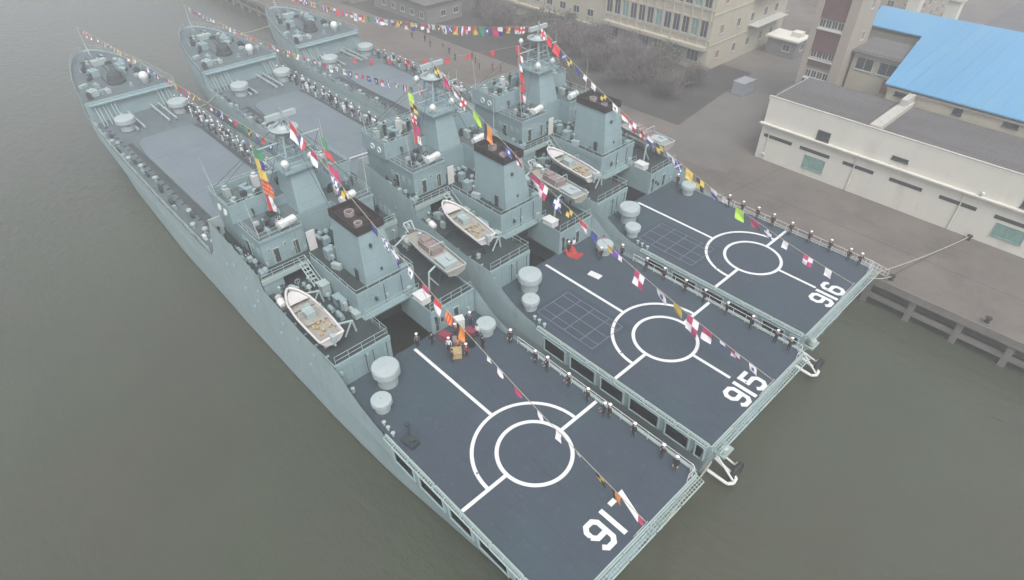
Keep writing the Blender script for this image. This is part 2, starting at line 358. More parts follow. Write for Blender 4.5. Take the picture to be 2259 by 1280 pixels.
# nets along the deck edge
def net(x0, x1, sg):
    b = MB(); yi, yo = 8.0, 8.36
    b.tube((x0, sg*yi, 8.1), (x1, sg*yi, 8.1), .055, 5); b.tube((x0, sg*yo, 7.92), (x1, sg*yo, 7.92), .06, 5)
    k = max(2, int((x1-x0)/.32))
    for i in range(k+1):
        x = x0+(x1-x0)*i/k; b.tube((x, sg*yi, 8.1), (x, sg*yo, 7.92), .05 if i in (0, k) or i % 6 == 0 else .022, 4)
    for t in (.5,): b.tube((x0, sg*(yi+(yo-yi)*t), 8.1-.18*t), (x1, sg*(yi+(yo-yi)*t), 8.1-.18*t), .03, 4)
    return b.build('safety_net', RAIL, ship)
for sg in (1, -1):
    for i in range(6): net(-1.1+i*3.4+.08, -1.1+(i+1)*3.4-.08, sg)
for i in range(5):
    b = MB(); y0 = -8.0+i*3.2+.07; y1 = y0+3.06
    b.tube((-1.4, y0, 8.0), (-1.4, y1, 8.0), .055, 5); b.tube((-2.05, y0, 7.85), (-2.05, y1, 7.85), .06, 5)
    for k in range(10):
        y = y0+(y1-y0)*k/9; b.tube((-1.4, y, 8.0), (-2.05, y, 7.85), .03, 4)
    for t in (.33, .66): b.tube((-1.4-.65*t, y0, 8.0-.15*t), (-1.4-.65*t, y1, 8.0-.15*t), .03, 4)
    b.build('safety_net', RAIL, ship)
b = MB(); rail(b, [(-.75, -7.85, 8.0), (19.5, -7.85, 8.0)], 1.0, 2, 1.5, .03); b.ring((-.75, -7.45, 9.0), .4, .04, 'z', 8, 6, math.pi, 1.5*math.pi)
rail(b, [(-1.15, -7.5, 8), (-1.15, -6.8, 8)], 1.0, 2, .7, .03)
b.build('railing', WHITE, ship)

# mushroom ventilators
def vent(x, y, z, r, h_):
    b = MB(); b.smooth = False
    b.lathe((x, y, z), [(r*.74, 0), (r*.74, h_*.5), (r*.8, h_*.55)], 26)
    v = b.build('ventilator', VENT, ship)
    b = MB(); b.lathe((x, y, z), [(r*.8, h_*.5), (r, h_*.62), (r, h_*.93), (r*.94, h_), (r*.2, h_*1.03)], 30); b.ring((x, y, z+h_*.56), r*.86, .05, 'z', 26, 5)
    b.lathe((x+r*.1, y, z+h_*1.0), [(.12, 0), (.12, .12)], 8)
    for k in range(8):
        a = k*math.pi/4; b.box(x+r*1.0*math.cos(a)-.03, x+r*1.0*math.cos(a)+.03, y+r*1.0*math.sin(a)-.03, y+r*1.0*math.sin(a)+.03, z+h_*.63, z+h_*.9)
    b.build('ventilator_cap', VENT, v)
vent(24.2, 4.4, 8, 1.3, 2.2); vent(21.9, 6.55, 8, .95, 1.35); vent(22.9, -6.7, 8, 1.0, 1.4)
vent(97.2, 3.5, 8.1, 1.5, 2.0); vent(98.2, -5.1, 8.1, 1.5, 2.0)

# ---- boat deck blocks
b = MB(); b.box(26.5, 39.4, 2.2, 8.05, 8, 10.9); b.box(26.4, 26.5, 2.2, 8.05, 10.5, 10.9)
for y in (3.1, 4.2, 5.3, 6.4, 7.5): b.box(26.44, 26.5, y-.03, y+.03, 8, 10.5)
port = b.build('boat_deck_house', UPPER, ship)
b = MB(); b.box(26.3, 39.4, -8.05, -2.5, 8, 10.9)
for y in (-7.4, -6.3, -5.0, -3.6): b.box(26.24, 26.3, y-.03, y+.03, 8, 10.9)
stb = b.build('boat_deck_house', UPPER, ship)
def door(x, y, z, parent, face='x-', wd=.75, ht=1.8):
    b = MB()
    if face == 'x-': b.box(x-.07, x, y-wd/2, y+wd/2, z, z+ht); b.cur = 1; b.box(x-.075, x-.07, y-wd/2+.1, y+wd/2-.1, z+.1, z+ht-.1)
    else: b.box(x-wd/2, x+wd/2, y, y+.07, z, z+ht); b.cur = 1; b.box(x-wd/2+.1, x+wd/2-.1, y+.07, y+.075, z+.1, z+ht-.1)
    d = b.build('door', [RAIL, SHADE], parent)
    b = MB()
    if face == 'x-': b.tube((x-.12, y+wd*.3, z+ht*.5), (x-.12, y+wd*.3, z+ht*.6), .03, 5)
    else: b.tube((x+wd*.3, y+.12, z+ht*.5), (x+wd*.3, y+.12, z+ht*.6), .03, 5)
    b.build('handle', RAIL, d)
door(26.3, -5.6, 8.2, stb); door(26.3, -3.2, 8.2, stb)
b = MB(); b.box(26.52, 39.3, 2.25, 8.0, 10.9, 10.94); b.build('boat_deck', DKDECK, port)
b = MB(); b.box(26.35, 39.3, -8.0, -2.55, 10.9, 10.94); b.build('boat_deck', DKDECK, stb)
b = MB()
b.box(26.42, 26.56, 2.2, 8.1, 10.9, 11.05); b.box(26.5, 39.3, 8.06, 8.14, 10.9, 11.1)
for x in (28, 30, 32, 34, 36, 38): b.box(x-.05, x+.05, 7.75, 8.05, 10.94, 11.15)
b.build('deck_edge', UPPER, port)
b = MB(); b.box(26.22, 26.36, -8.1, -2.5, 10.9, 11.05); b.box(26.3, 39.3, -8.14, -8.06, 10.9, 11.1); b.box(26.3, 33, -2.56, -2.48, 10.9, 11.2); b.build('deck_edge', UPPER, stb)
b = MB(); rail(b, [(26.6, 2.3, 10.94), (26.6, 7.9, 10.94)], 1.0, 2, 1.4, .026); rail(b, [(26.6, 2.3, 10.94), (30.4, 2.3, 10.94)], 1.0, 2, 1.4, .026)
rail(b, [(26.45, -2.65, 10.94), (26.45, -7.9, 10.94)], 1.0, 2, 1.4, .026); b.build('railing', RAIL, ship)
# clutter on the boat decks
for (x, y, dx, dy, dz, m_) in ((28.4, -3.1, 1.5, 1.1, .75, WHITE), (31.5, -3.6, 1.2, .8, .8, UPPER), (33.4, 3.2, 1.6, .7, 1.0, UPPER), (36.2, 3.3, 1.0, .9, 1.3, RAIL), (30.9, 3.0, .8, .6, .6, RAIL), (34.5, -3.4, 1.3, .8, .9, RAIL), (29.4, 7.3, .5, .4, .5, RAIL)):
    b = MB(); b.cbox((x, y, 10.94+dz/2), (dx, dy, dz)); b.cbox((x, y, 10.94+dz+.03), (dx+.1, dy+.1, .06)); b.build('deck_locker', m_, ship)
# life raft canisters
for y, x in ((7.55, 37.2), (-7.6, 37.0)):
    b = MB(); b.smooth = True; n = 14
    b.lathe((0, 0, 0), [(.1, -.8), (.3, -.78), (.36, -.7), (.36, -.04), (.4, -.03), (.4, .03), (.36, .04), (.36, .7), (.3, .78), (.1, .8)], n)
    o = b.build('life_raft_canister', WHITE, ship); o.rotation_euler = (0, R(90), R(-8)); o.location = (x, y, 11.75)
    b = MB(); b.cbox((x-.4, y, 11.15), (.1, .7, .45)); b.cbox((x+.4, y, 11.15), (.1, .7, .45)); b.build('raft_cradle', RAIL, ship)
# boat davits
for sg in (1, -1):
    for x in (29.2, 35.2):
        b = MB(); y = 4.1 if sg > 0 else -4.6; yo = sg*(7.3 if sg > 0 else 7.6)
        b.path([(x, y, 10.95), (x, y+sg*.2, 12.4 if sg > 0 else 13.2), (x, yo-sg*1.2, 13.0 if sg > 0 else 13.9)], .11, 6)
        b.tube((x, y+sg*1.2, 10.95), (x, y+sg*.3, 12.4), .09, 6)
        b.build('davit', RAIL, ship)
    b = MB()
    for x in (29.4, 34.2):
        zt = 12.0 if sg > 0 else 13.1; yc = sg*6.9 if sg > 0 else -6.9
        b.cbox((x, yc, zt-.1), (.25, 2.0, .2)); b.tube((x, yc-.8, 10.94), (x, yc-.5, zt), .08, 5); b.tube((x, yc+.8, 10.94), (x, yc+.5, zt), .08, 5)
    b.build('boat_cradle', SHADE, ship)
# ladders beside the passage at the forward end of the bay
for sg in (1, -1):
    b = MB()
    for dy in (0, .7):
        b.tube((36.2, sg*(3.1+dy), 10.95), (39.2, sg*(3.3+dy), 13.2), .07, 5); b.tube((36.2, sg*(3.1+dy), 11.95), (39.2, sg*(3.3+dy), 14.2), .04, 4)
    for k in range(9): t = k/8; b.cbox((36.2+3*t, sg*(3.5+.2*t), 10.95+2.25*t), (.22, .62, .05))
    b.build('stair', RAIL, ship)
# ---- walkway deck block forward of the boats
b = MB(); b.box(41.5, 51.6, -8.05, 8.05, 8, 12.95); b.box(39.4, 41.5, -8.05, 8.05, 12.7, 12.95); b.box(39.4, 41.5, -8.05, -5.6, 10.9, 12.7); b.box(39.4, 41.5, 5.9, 8.05, 10.9, 12.7)
b.prism([(51.6, 8.0), (51.6, -8.0), (53.8, -7.0), (53.8, 7.0)], 8, 10.4)
wb = b.build('walkway_block', UPPER, ship)
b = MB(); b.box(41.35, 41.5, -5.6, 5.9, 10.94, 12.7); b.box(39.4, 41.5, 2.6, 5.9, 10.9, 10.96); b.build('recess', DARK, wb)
b = MB(); b.box(39.4, 51.6, -8.0, 8.0, 12.95, 13.0); b.build('walkway', DKDECK, wb)
b = MB()
b.box(39.3, 39.42, 2.9, 8.1, 12.7, 13.25); b.box(39.3, 39.42, -8.1, -3.8, 12.7, 13.25)
b.box(50.4, 50.55, 6.9, 8.2, 13, 15.2); b.box(50.4, 50.55, -8.2, -6.9, 13, 15.2)
b.build('kick_plate', RAIL, wb)
b = MB()
for sg in (1, -1): rail(b, [(39.45, sg*3.2, 13), (39.45, sg*8.0, 13)], 1.0, 3, 1.2, .03)
b.build('railing', RAIL, wb)
# parapet inside stiffeners
b = MB()
for sg in (1, -1):
    for k in range(12): x = 40+k*.9; b.box(x-.04, x+.04, sg*8.1-.12, sg*8.1+.02, 13.0, 13.7+k*.09)
b.build('parapet_stiffener', UPPER, wb)
# ---- funnel platform
b = MB(); b.box(30.6, 39.4, -3.9, 2.7, 11.0, 13.0); b.box(29.8, 30.6, -3.9, 2.7, 10.8, 11.0)
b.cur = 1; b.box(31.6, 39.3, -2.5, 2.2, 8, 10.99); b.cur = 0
pf = b.build('funnel_platform', [UPPER, DARK], ship)
b = MB(); b.box(30.72, 41.4, -3.8, 2.6, 13.0, 13.04); b.build('platform_deck', DKDECK, pf)
b = MB()
for q in ((30.55, 30.65, -3.95, 2.75), (30.65, 39.2, 2.65, 2.75), (30.65, 39.2, -3.95, -3.85)): b.box(q[0], q[1], q[2], q[3], 13.0, 13.75)
b.build('parapet', UPPER, pf)
b = MB(); rail(b, [(30.6, 2.7, 13.75), (39.2, 2.7, 13.75)], .45, 1, 1.4, .03); rail(b, [(30.6, 2.7, 13.75), (30.6, -3.9, 13.75)], .45, 1, 1.4, .03); rail(b, [(30.6, -3.9, 13.75), (39.2, -3.9, 13.75)], .45, 1, 1.4, .03)
rail(b, [(29.85, 2.6, 11.0), (29.85, -3.8, 11.0)], 1.0, 2, 1.6, .03); b.build('railing', RAIL, pf)
b = MB(); rail(b, [(29.9, -3.2, 11.0), (29.9, 2.3, 11.0)], .9, 2, 1.1, .03)
# ---- funnel
b = MB(); b.frus((31.7, 37.2, -3.0, .9), (32.5, 37.3, -2.3, .45), 13.0, 18.7)
for z in (14.9, 16.8): pass
fun = b.build('funnel', UPPER, ship)
b = MB(); T = (32.35, 37.35, -2.45, .6)
b.box(T[0], T[1], T[2], T[2]+.14, 18.5, 19.35); b.box(T[0], T[1], T[3]-.14, T[3], 18.5, 19.35); b.box(T[0], T[0]+.14, T[2]+.14, T[3]-.14, 18.5, 19.35); b.box(T[1]-.14, T[1], T[2]+.14, T[3]-.14, 18.5, 19.35)
b.box(T[0]+.14, T[1]-.14, T[2]+.14, T[3]-.14, 18.5, 18.85)
b.build('funnel_cap', SOOT, fun)
for x, y, r, zz in ((33.3, -1.6, .3, 19.15), (33.4, -.3, .42, 19.25), (34.9, -1.5, .3, 19.1), (35.6, -.7, .5, 19.3), (36.6, -1.8, .28, 19.1)):
    b = MB(); b.lathe((x, y, 18.85), [(r, 0), (r, zz-18.85), (r*.75, zz-18.85), (r*.75, .1)], 14, False); b.build('exhaust_pipe', PIPE if r > .35 else SOOT, fun)
b = MB()
for x, y, z in ((31.93, -1.1, 14.2), (32.13, -.5, 17.1)): b.lathe((x, y, z), [(.16, -.16), (.16, .16)], 8)
b.box(33.0, 33.5, .9, 1.0, 13.1, 14.4); b.build('funnel_fitting', SHADE, fun)
b = MB()
for k in range(13): b.tube((31.86+k*.05, -2.1, 13.4+k*.42), (31.86+k*.05, -1.75, 13.4+k*.42), .025, 4)
b.tube((31.84, -2.1, 13.2), (32.46, -2.1, 18.6), .03, 4); b.tube((31.84, -1.75, 13.2), (32.46, -1.75, 18.6), .03, 4); b.build('funnel_ladder', RAIL, fun)
for x, y, dx, dy, dz in ((38.4, 1.0, .9, .8, 1.2), (38.2, -2.2, 1.1, .9, 1.0), (31.2, -3.2, .5, .8, .9), (34.5, -3.3, 1.5, .5, .7), (40.5, .1, .7, .7, 1.1)):
    b = MB(); b.cbox((x, y, 13.04+dz/2), (dx, dy, dz)); b.build('deck_locker', UPPER, ship)
# ---- deckhouse
b = MB(); b.box(41.3, 46.1, 1.9, 6.6, 13, 16.2); b.box(41.3, 46.1, -6.6, -2.6, 13, 16.2); b.box(43.2, 46.1, -2.6, 1.9, 13, 16.2); b.box(46.1, 50.9, -6.6, 6.6, 13, 16.2)
b.box(41.2, 41.3, 1.9, 6.6, 16.0, 16.3); b.box(41.2, 46.1, 6.6, 6.68, 16.0, 16.3); b.box(41.2, 41.3, -6.6, -2.6, 16.0, 16.3); b.box(41.2, 46.1, -6.68, -6.6, 16.0, 16.3)
dh = b.build('deckhouse', UPPER, ship)
door(41.3, 5.2, 13.1, dh); door(41.3, 3.0, 13.1, dh); door(41.3, -4.2, 13.1, dh); door(44.6, 6.6, 13.1, dh, 'y+')
b = MB()
for y in (4.1, 5.9, -5.6, -3.2): b.ring((41.27, y, 14.9), .2, .04, 'x', 12, 4); b.cur = 1; b.lathe((41.3, y, 14.75), [(.04, 0), (.04, .3)], 6); b.cur = 0
for x in (42.2, 43.4, 45.6): b.box(x-.2, x+.2, 6.6, 6.64, 14.4, 15.0)
b.build('porthole', [RAIL, DARK], dh)
b = MB(); b.box(41.32, 46.1, 1.95, 6.55, 16.2, 16.24); b.box(41.32, 46.1, -6.55, -2.65, 16.2, 16.24); b.box(43.3, 46.1, -2.6, 1.9, 16.2, 16.24); b.build('deckhouse_roof', DECK, dh)
b = MB(); b.smooth = True
o_ = MB(); o_.lathe((0, 0, 0), [(.1, -1.0), (.38, -.98), (.42, -.9), (.42, .9), (.38, .98), (.1, 1.0)], 14)
for y in (3.1, -4.0):
    lo = o_.build('water_tank', WHITE, dh); lo.location = (41.95, y, 16.75); lo.rotation_euler = (R(90), 0, R(12))
b = MB(); b.box(40.85, 40.95, 1.0, 1.9, 13.05, 15.4); b.build('white_panel', WHITE, dh)
b = MB(); b.lathe((43.6, 4.6, 16.24), [(.3, 0), (.3, .5), (.5, .6), (.5, .8)], 12); b.lathe((42.9, 5.6, 16.24), [(.25, 0), (.25, .35), (.4, .45), (.4, .55)], 12); b.lathe((44.8, 3.2, 16.24), [(.22, 0), (.22, .6)], 10)
b.lathe((43.4, -4.6, 16.24), [(.3, 0), (.3, .5), (.5, .6), (.5, .8)], 12); b.build('roof_vent', SHADE, dh)
b = MB(); rail(b, [(41.3, 1.95, 16.24), (41.3, 6.55, 16.24), (46.0, 6.6, 16.24)], .9, 2, 1.2, .026); rail(b, [(41.3, -2.65, 16.24), (41.3, -6.55, 16.24), (46.0, -6.6, 16.24)], .9, 2, 1.2, .026); b.build('railing', RAIL, dh)
rnp = random.Random(31)
for (x, y0, y1, z0, z1) in ((41.28, 2.1, 6.4, 13.1, 15.8), (41.28, -6.4, -2.8, 13.1, 15.8), (26.28, -7.8, -2.7, 8.2, 10.6), (26.48, 2.4, 7.8, 8.2, 10.6), (30.52, -3.7, 2.5, 11.2, 13.5)):
    for k in range(7):
        y = rnp.uniform(y0, y1); z = rnp.uniform(z0, z1-.5); b = MB(); t_ = rnp.random()
        if t_ < .5: b.box(x-.16, x, y-.14, y+.14, z, z+.4); nm = 'wall_box'; m_ = rnp.choice([SHADE, RAIL, UPPER])
        else: b.tube((x-.06, y, z0), (x-.06, y, z1), .035, 5); nm = 'wall_pipe'; m_ = rnp.choice([RAIL, SHADE])
        b.build(nm, m_, ship)
for k in range(9):
    b = MB(); x = 42+rnp.uniform(0, 4.2); y = rnp.uniform(-6, 6)
    if abs(y) < 2.8: continue
    b.cbox((x, y, 16.45), (rnp.uniform(.3, .9), rnp.uniform(.3, .7), .42), rnp.uniform(0, 1)); b.lathe((x, y, 16.6), [(.08, 0), (.08, .3), (.14, .4)], 8); b.build('roof_vent', rnp.choice([SHADE, RAIL, WHITE]), dh)
# ---- bridge
b = MB()
b.box(46.1, 50.9, -7.0, 7.0, 16.2, 17.35)
for q in ((46.1, 46.2, -7.0, -2.2), (46.1, 46.2, 2.2, 7.0), (46.2, 50.8, 6.9, 7.0), (46.2, 50.8, -7.0, -6.9), (50.8, 50.92, -7.0, 7.0)): b.box(q[0], q[1], q[2], q[3], 17.35, 18.3)
br = b.build('bridge', UPPER, ship)
b = MB(); b.box(46.2, 50.8, -6.9, 6.9, 17.35, 17.4); b.build('bridge_roof', DECK, br)
b = MB()
for k in range(9): y = -6+k*1.5; b.box(50.92, 50.97, y-.55, y+.55, 16.45, 17.2)
b.build('bridge_window', DARK, br)
b = MB()
rail(b, [(46.15, 2.3, 18.3), (46.15, 6.95, 18.3), (50.85, 6.95, 18.3), (50.85, -6.95, 18.3), (46.15, -6.95, 18.3), (46.15, -2.3, 18.3)], .3, 1, 1.0, .03)
for k in range(15): y = -6.6+k*.94; b.box(50.6, 50.82, y-.03, y+.03, 17.4, 18.2)
b.build('railing', RAIL, br)
for x, y, dx, dy, dz, m_ in ((49.8, 5.6, .7, .6, .9, RAIL), (48.6, 3.9, 1.5, .8, 1.0, UPPER), (49.6, 2.4, .6, .6, 1.3, WHITE), (47.3, 5.8, .9, .7, .7, RAIL), (49.9, -2.6, .6, .6, 1.2, RAIL), (48.4, -4.2, 1.4, .9, 1.0, UPPER), (49.7, -5.6, .7, .6, .9, WHITE), (47.2, -5.6, .9, .7, .8, RAIL), (49.9, .2, .8, 1.4, .9, UPPER), (47.5, 3.1, .5, .5, .5, SHADE)):
    b = MB(); b.cbox((x, y, 17.4+dz/2), (dx, dy, dz), .15); b.lathe((x, y, 17.4+dz), [(.15, 0), (.15, .2), (.25, .3)], 8); b.build('instrument_box', m_, br)
# life rings and jumble at the bridge wing
b = MB()
for sg in (1, -1):
    for x in (47.2, 48.6): b.ring((x, sg*7.06, 17.2), .33, .08, 'y', 14, 6)
b.build('life_ring', WHITE, br)
# ---- mast
b = MB(); b.frus((43.3, 47.2, -2.3, 1.1), (44.2, 47.0, -1.8, .7), 16.2, 20.6); b.box(43.6, 47.5, -2.6, 1.4, 20.6, 20.8)
mast = b.build('mast', UPPER, ship)
b = MB()
for x, y in ((44.4, -1.7), (46.8, -1.7), (46.8, .6), (44.4, .6)): b.tube((x, y, 20.8), (45.6+(x-45.6)*.55, -.55+(y+.55)*.55, 24.4), .13, 6)
for z, k in ((21.8, .86), (22.9, .72), (24.0, .6)):
    P = [(45.6+(x-45.6)*k, -.55+(y+.55)*k, z) for x, y in ((44.4, -1.7), (46.8, -1.7), (46.8, .6), (44.4, .6))]
    b.path(P+[P[0]], .07, 5); b.tube(P[0], P[2], .05, 4)
b.tube((45.6, -.55, 20.8), (45.6, -.55, 26.6), .12, 6)
b.build('lattice', UPPER, mast)
b = MB(); b.lathe((45.7, -.5, 24.4), [(1.35, 0), (1.45, .12), (1.45, .2), (.8, .22), (.5, .5)], 22); b.build('radar_platform', VENT, mast)
b = MB(); b.tube((45.7, -.5, 24.8), (45.7, -.5, 25.7), .16, 8); b.box(45.5, 45.9, -2.1, 1.1, 25.6, 26.1); b.build('radar', VENT, mast)
b = MB(); rail(b, [(43.6, -2.6, 20.8), (43.6, 1.4, 20.8), (47.5, 1.4, 20.8)], .9, 2, 1.1, .03); rail(b, [(43.6, -2.6, 20.8), (47.5, -2.6, 20.8)], .9, 2, 1.1, .03); b.build('railing', RAIL, mast)
b = MB(); b.tube((45.7, -4.2, 23.2), (45.7, 3.2, 23.2), .08, 6); b.tube((45.7, -3.0, 21.9), (45.7, 2.0, 21.9), .06, 6)
for y in (-4.1, 3.1): b.tube((45.7, y, 23.2), (45.7, y, 24.4), .03, 4)
b.tube((46.8, -.5, 22.4), (49.2, -.5, 22.6), .07, 5); b.build('yardarm', RAIL, mast)
for x, y, z, r in ((44.2, .9, 20.8, .45), (44.3, -2.0, 20.8, .38), (48.9, -.5, 22.7, .35)):
    b = MB(); b.smooth = True; b.lathe((x, y, z), [(.12, 0), (.12, .25), (r*.8, .4), (r, .4+r*.6), (r*.7, .4+r*1.4), (.05, .4+r*1.8)], 14); b.build('radome', WHITE, mast)
b = MB()
for x, y, z, hh in ((41.6, 6.3, 16.3, 5), (50.4, 6.5, 17.5, 4.5), (50.4, -6.5, 17.5, 4.5), (41.6, -6.3, 16.3, 5)): b.tube((x, y, z), (x+.3, y*1.05, z+hh), .035, 4, .012)
b.build('whip_antenna', WHITE, mast)
# ---- fore deck
b = MB(); P = []
xl = [51.6, 60, 70, 80, 90, 97, 103.6]
P = [(x, interp(HT, x)[0]-.05) for x in xl]+[(x, -interp(HT, x)[0]+.05) for x in xl[::-1]]
b.prism(P, 7.7, 8.0); fd = b.build('cargo_deck', DECK, ship)
b = MB(); b.prism([(56, -4.7), (56, 4.7), (86, 4.7), (90.5, 4.2), (92, 3.0), (92, -4.2), (89, -4.8)], 8.0, 8.28); b.build('hatch_cover', HATCH, fd)
b = MB()
for sg in (1, -1): b.prism([(54, sg*4.75), (92, sg*4.75), (92, sg*5.5), (54, sg*5.9)][::sg], 8.0, 8.02)
for k in (3, 6): b.box(56+k*4.6-.015, 56+k*4.6+.015, -4.68, 4.68, 8.28, 8.285)
b.build('hatch_seam', SHADE, fd)
for y0, y1 in ((1.3, 2.6), (-2.5, -3.4)):
    for y in ((y0+.25), (y1)):
        b = MB(); b.box(95.2, 106.3 if y > 0 else 105.6, y-.13, y+.13, 8.35, 8.65)
        for x in (96, 99, 102): b.box(x-.1, x+.1, y-.1, y+.1, 8.0, 8.35)
        b.build('stowed_beam', VENT, fd)
b = MB()
for sg in (1, -1):
    pts = [(x, sg*(interp(HT, x)[0]-.12), 8.2) for x in range(55, 104, 4)]
    rail(b, pts, 1.0, 3, 2.0, .034)
b.build('railing', RAIL, fd)
rnd = random.Random(5)
for sg in (1, -1):
    for k in range(26):
        x = 55+k*1.85+rnd.uniform(-.5, .5); y = sg*rnd.uniform(6.3, 7.3); t = rnd.random()
        b = MB()
        if t < .4: b.cbox((x, y, 8.0+.3), (rnd.uniform(.4, 1.1), rnd.uniform(.3, .6), .6)); nm = 'deck_locker'; m_ = rnd.choice([RAIL, UPPER, HATCH, SHADE, WHITE])
        elif t < .7:
            b.lathe((x, y, 8), [(.16, 0), (.14, .4), (.22, .5)], 10); b.lathe((x+.6, y, 8), [(.16, 0), (.14, .4), (.22, .5)], 10); b.cbox((x+.3, y, 8.05), (1.0, .45, .1)); nm = 'bollard'; m_ = rnd.choice([RAIL, SHADE])
        else: b.lathe((x, y, 8), [(.2, 0), (.2, .5), (.36, .55), (.3, .75)], 12); nm = 'small_vent'; m_ = rnd.choice([RAIL, VENT, UPPER])
        b.build(nm, m_, fd)
# forecastle
b = MB(); fx = [103.6, 106, 108, 110.5, 112.5, 116, 119, 121.7, 123.6, 125, 125.7]
P = [(x, interp(HT, x)[0]-.06) for x in fx]+[(x, -interp(HT, x)[0]+.06) for x in fx[::-1]]
n_ = len(P); FZ = lambda x: 11.0+(x-103.6)*.065
b.add([(x, y, 8.0) for x, y in P]+[(x, y, FZ(x)) for x, y in P], [[i, (i+1) % n_, n_+(i+1) % n_, n_+i] for i in range(n_)]+[[n_+i, n_+i+1, 2*n_-2-i, 2*n_-1-i] for i in range(n_//2-1)]+[[k for k in range(n_)][::-1]])
fc = b.build('forecastle', DECK, ship)
b = MB(); b.box(103.35, 103.6, -7.1, 7.1, 8.0, 11.35); b.box(102.7, 103.35, -6.6, 6.6, 10.85, 11.0)
b.build('breakwater', UPPER, fc)
b = MB()
for y in (-5.6, -4.4, 3.0, 4.2, 5.4): b.tube((101.2, y, 8.0), (103.3, y, 11.0), .06, 5); b.tube((101.2, y+.5, 8.0), (103.3, y+.5, 11.0), .06, 5)
b.build('stair', RAIL, fc)
for x, y, dx, dy, dz, m_ in ((114, 2.2, 1.8, 1.3, 1.1, UPPER), (114.2, -2.2, 1.8, 1.3, 1.1, UPPER), (118.5, 0, 1.2, 2.4, .9, RAIL), (106.5, 4.7, 1.6, 1.3, .9, RAIL), (106.2, 2.6, 1.1, .8, .6, VENT), (105.4, 5.6, .8, .6, .9, SHADE), (111, -3.8, 1.0, .8, .8, SHADE), (109, 3.4, 1.2, .7, .7, UPPER), (116.6, 3.0, .8, .8, .7, SHADE), (116.8, -3.1, .8, .8, .7, VENT)):
    b = MB(); b.cbox((x, y, FZ(x)+dz/2), (dx, dy, dz), .1); b.lathe((x, y, FZ(x)+dz), [(.25, 0), (.25, .2), (.1, .3)], 8); b.build('windlass' if x > 113.5 else 'deck_locker', m_, fc)
rnf = random.Random(77)
for k in range(34):
    x = rnf.uniform(104.6, 121); yy = rnf.uniform(-1, 1)*(interp(HT, x)[0]-1.2)
    if abs(yy) < 1.2 and x > 107: continue
    b = MB(); t_ = rnf.random(); zz = FZ(x)
    if t_ < .45: b.cbox((x, yy, zz+.25), (rnf.uniform(.3, 1.3), rnf.uniform(.25, .7), .5), rnf.uniform(0, 3)); b.cbox((x, yy, zz+.53), (.25, .2, .08)); nm = 'deck_locker'
    elif t_ < .75: b.lathe((x, yy, zz), [(.18, 0), (.15, .4), (.24, .5)], 9); b.lathe((x+.6, yy, zz), [(.18, 0), (.15, .4), (.24, .5)], 9); b.cbox((x+.3, yy, zz+.04), (1.1, .5, .08)); nm = 'bollard'
    else: b.lathe((x, yy, zz), [(.2, 0), (.2, .6), (.4, .65), (.3, .9)], 11); nm = 'small_vent'
    b.build(nm, rnf.choice([RAIL, UPPER, SHADE, DKDECK, SHADE, VENT]), fc)
b = MB(); b.lathe((109.6, .2, FZ(109.6)-.1), [(1.5, 0), (1.5, .5), (1.2, .6), (1.1, 1.5), (.8, 1.9)], 18); b.tube((109.9, .5, 12.3), (113.2, .6, 13.3), .09, 6); b.tube((109.9, -.1, 12.3), (113.2, -.2, 13.3), .09, 6); b.build('gun_mount', SHADE, fc)
b = MB(); b.smooth = True; b.lathe((106.2, -3.4, 11.1), [(.55, 0), (.6, .9), (.75, 1.1), (.75, 1.5), (.5, 1.95), (.1, 2.1)], 16); b.build('radome', WHITE, fc)
b = MB(); b.tube((111, 1.6, 11.55), (123, 1.0, 12.33), .09, 5); b.tube((111, -1.6, 11.55), (123, -1.0, 12.33), .09, 5); b.build('anchor_chain', SHADE, fc)
b = MB(); rail(b, [(x, s_*(interp(HT, x)[0]-.1), interp(HT, x)[2]) for s_ in (1,) for x in fx], .7, 2, 1.8, .03); rail(b, [(x, -(interp(HT, x)[0]-.1), interp(HT, x)[2]) for x in fx], .7, 2, 1.8, .03); b.build('railing', RAIL, fc)
b = MB(); b.tube((124.2, 0, 12.2), (124.5, 0, 17.2), .09, 6, .05); b.tube((122.8, 0, 12.1), (124.3, 0, 14.6), .05, 5); b.build('jackstaff', RAIL, fc)
b = MB()
for x, y in ((20.3, 7.5), (19.6, 7.55), (18.8, 7.6)): b.lathe((x, y, 8), [(.12, 0), (.12, .35), (.2, .42)], 8)
b.lathe((25.4, 7.4, 8), [(.2, 0), (.2, .5)], 8); b.build('small_vent', RAIL, ship)
b = MB(); b.tube((-1.1, -.4, 8), (-1.7, -.4, 10.4), .05, 6, .03); b.tube((-1.1, -.8, 8), (-1.45, -.4, 9.4), .025, 4); b.tube((-1.1, 0, 8), (-1.45, -.4, 9.4), .025, 4); b.build('ensign_staff', WHITE, ship)
# propeller guard and tyre on each quarter
for sg in (1,):
    b = MB(); b.path([(-.6, sg*5.3, 1.3), (-2.6, sg*5.0, .9), (-3.0, sg*4.5, .9), (-2.9, sg*3.9, 1.0), (-.4, sg*3.7, 1.4)], .16, 8); b.tube((-.6, sg*4.6, 3.2), (-2.8, sg*4.3, .9), .11, 6)
    b.path([(-.6, sg*2.9, 1.5), (-2.0, sg*2.7, 1.0), (-2.1, sg*2.3, 1.0)], .10, 6)
    g = b.build('propeller_guard', WHITE, ship)
    b = MB(); b.ring((-2.5, sg*3.2, .95), .8, .26, 'x', 22, 8); b.build('fender_tyre', RUBBER, g)
b = MB(); b.cbox((-1.35, 5.2, 5.0), (1.2, 1.6, .2)); b.lathe((-1.5, 5.5, 5.1), [(.3, 0), (.45, .3), (.4, .8), (.1, 1.0)], 12); b.tube((-.6, 5.2, 4.2), (-1.8, 5.0, 5.0), .08, 5); b.build('stern_platform', RAIL, ship)

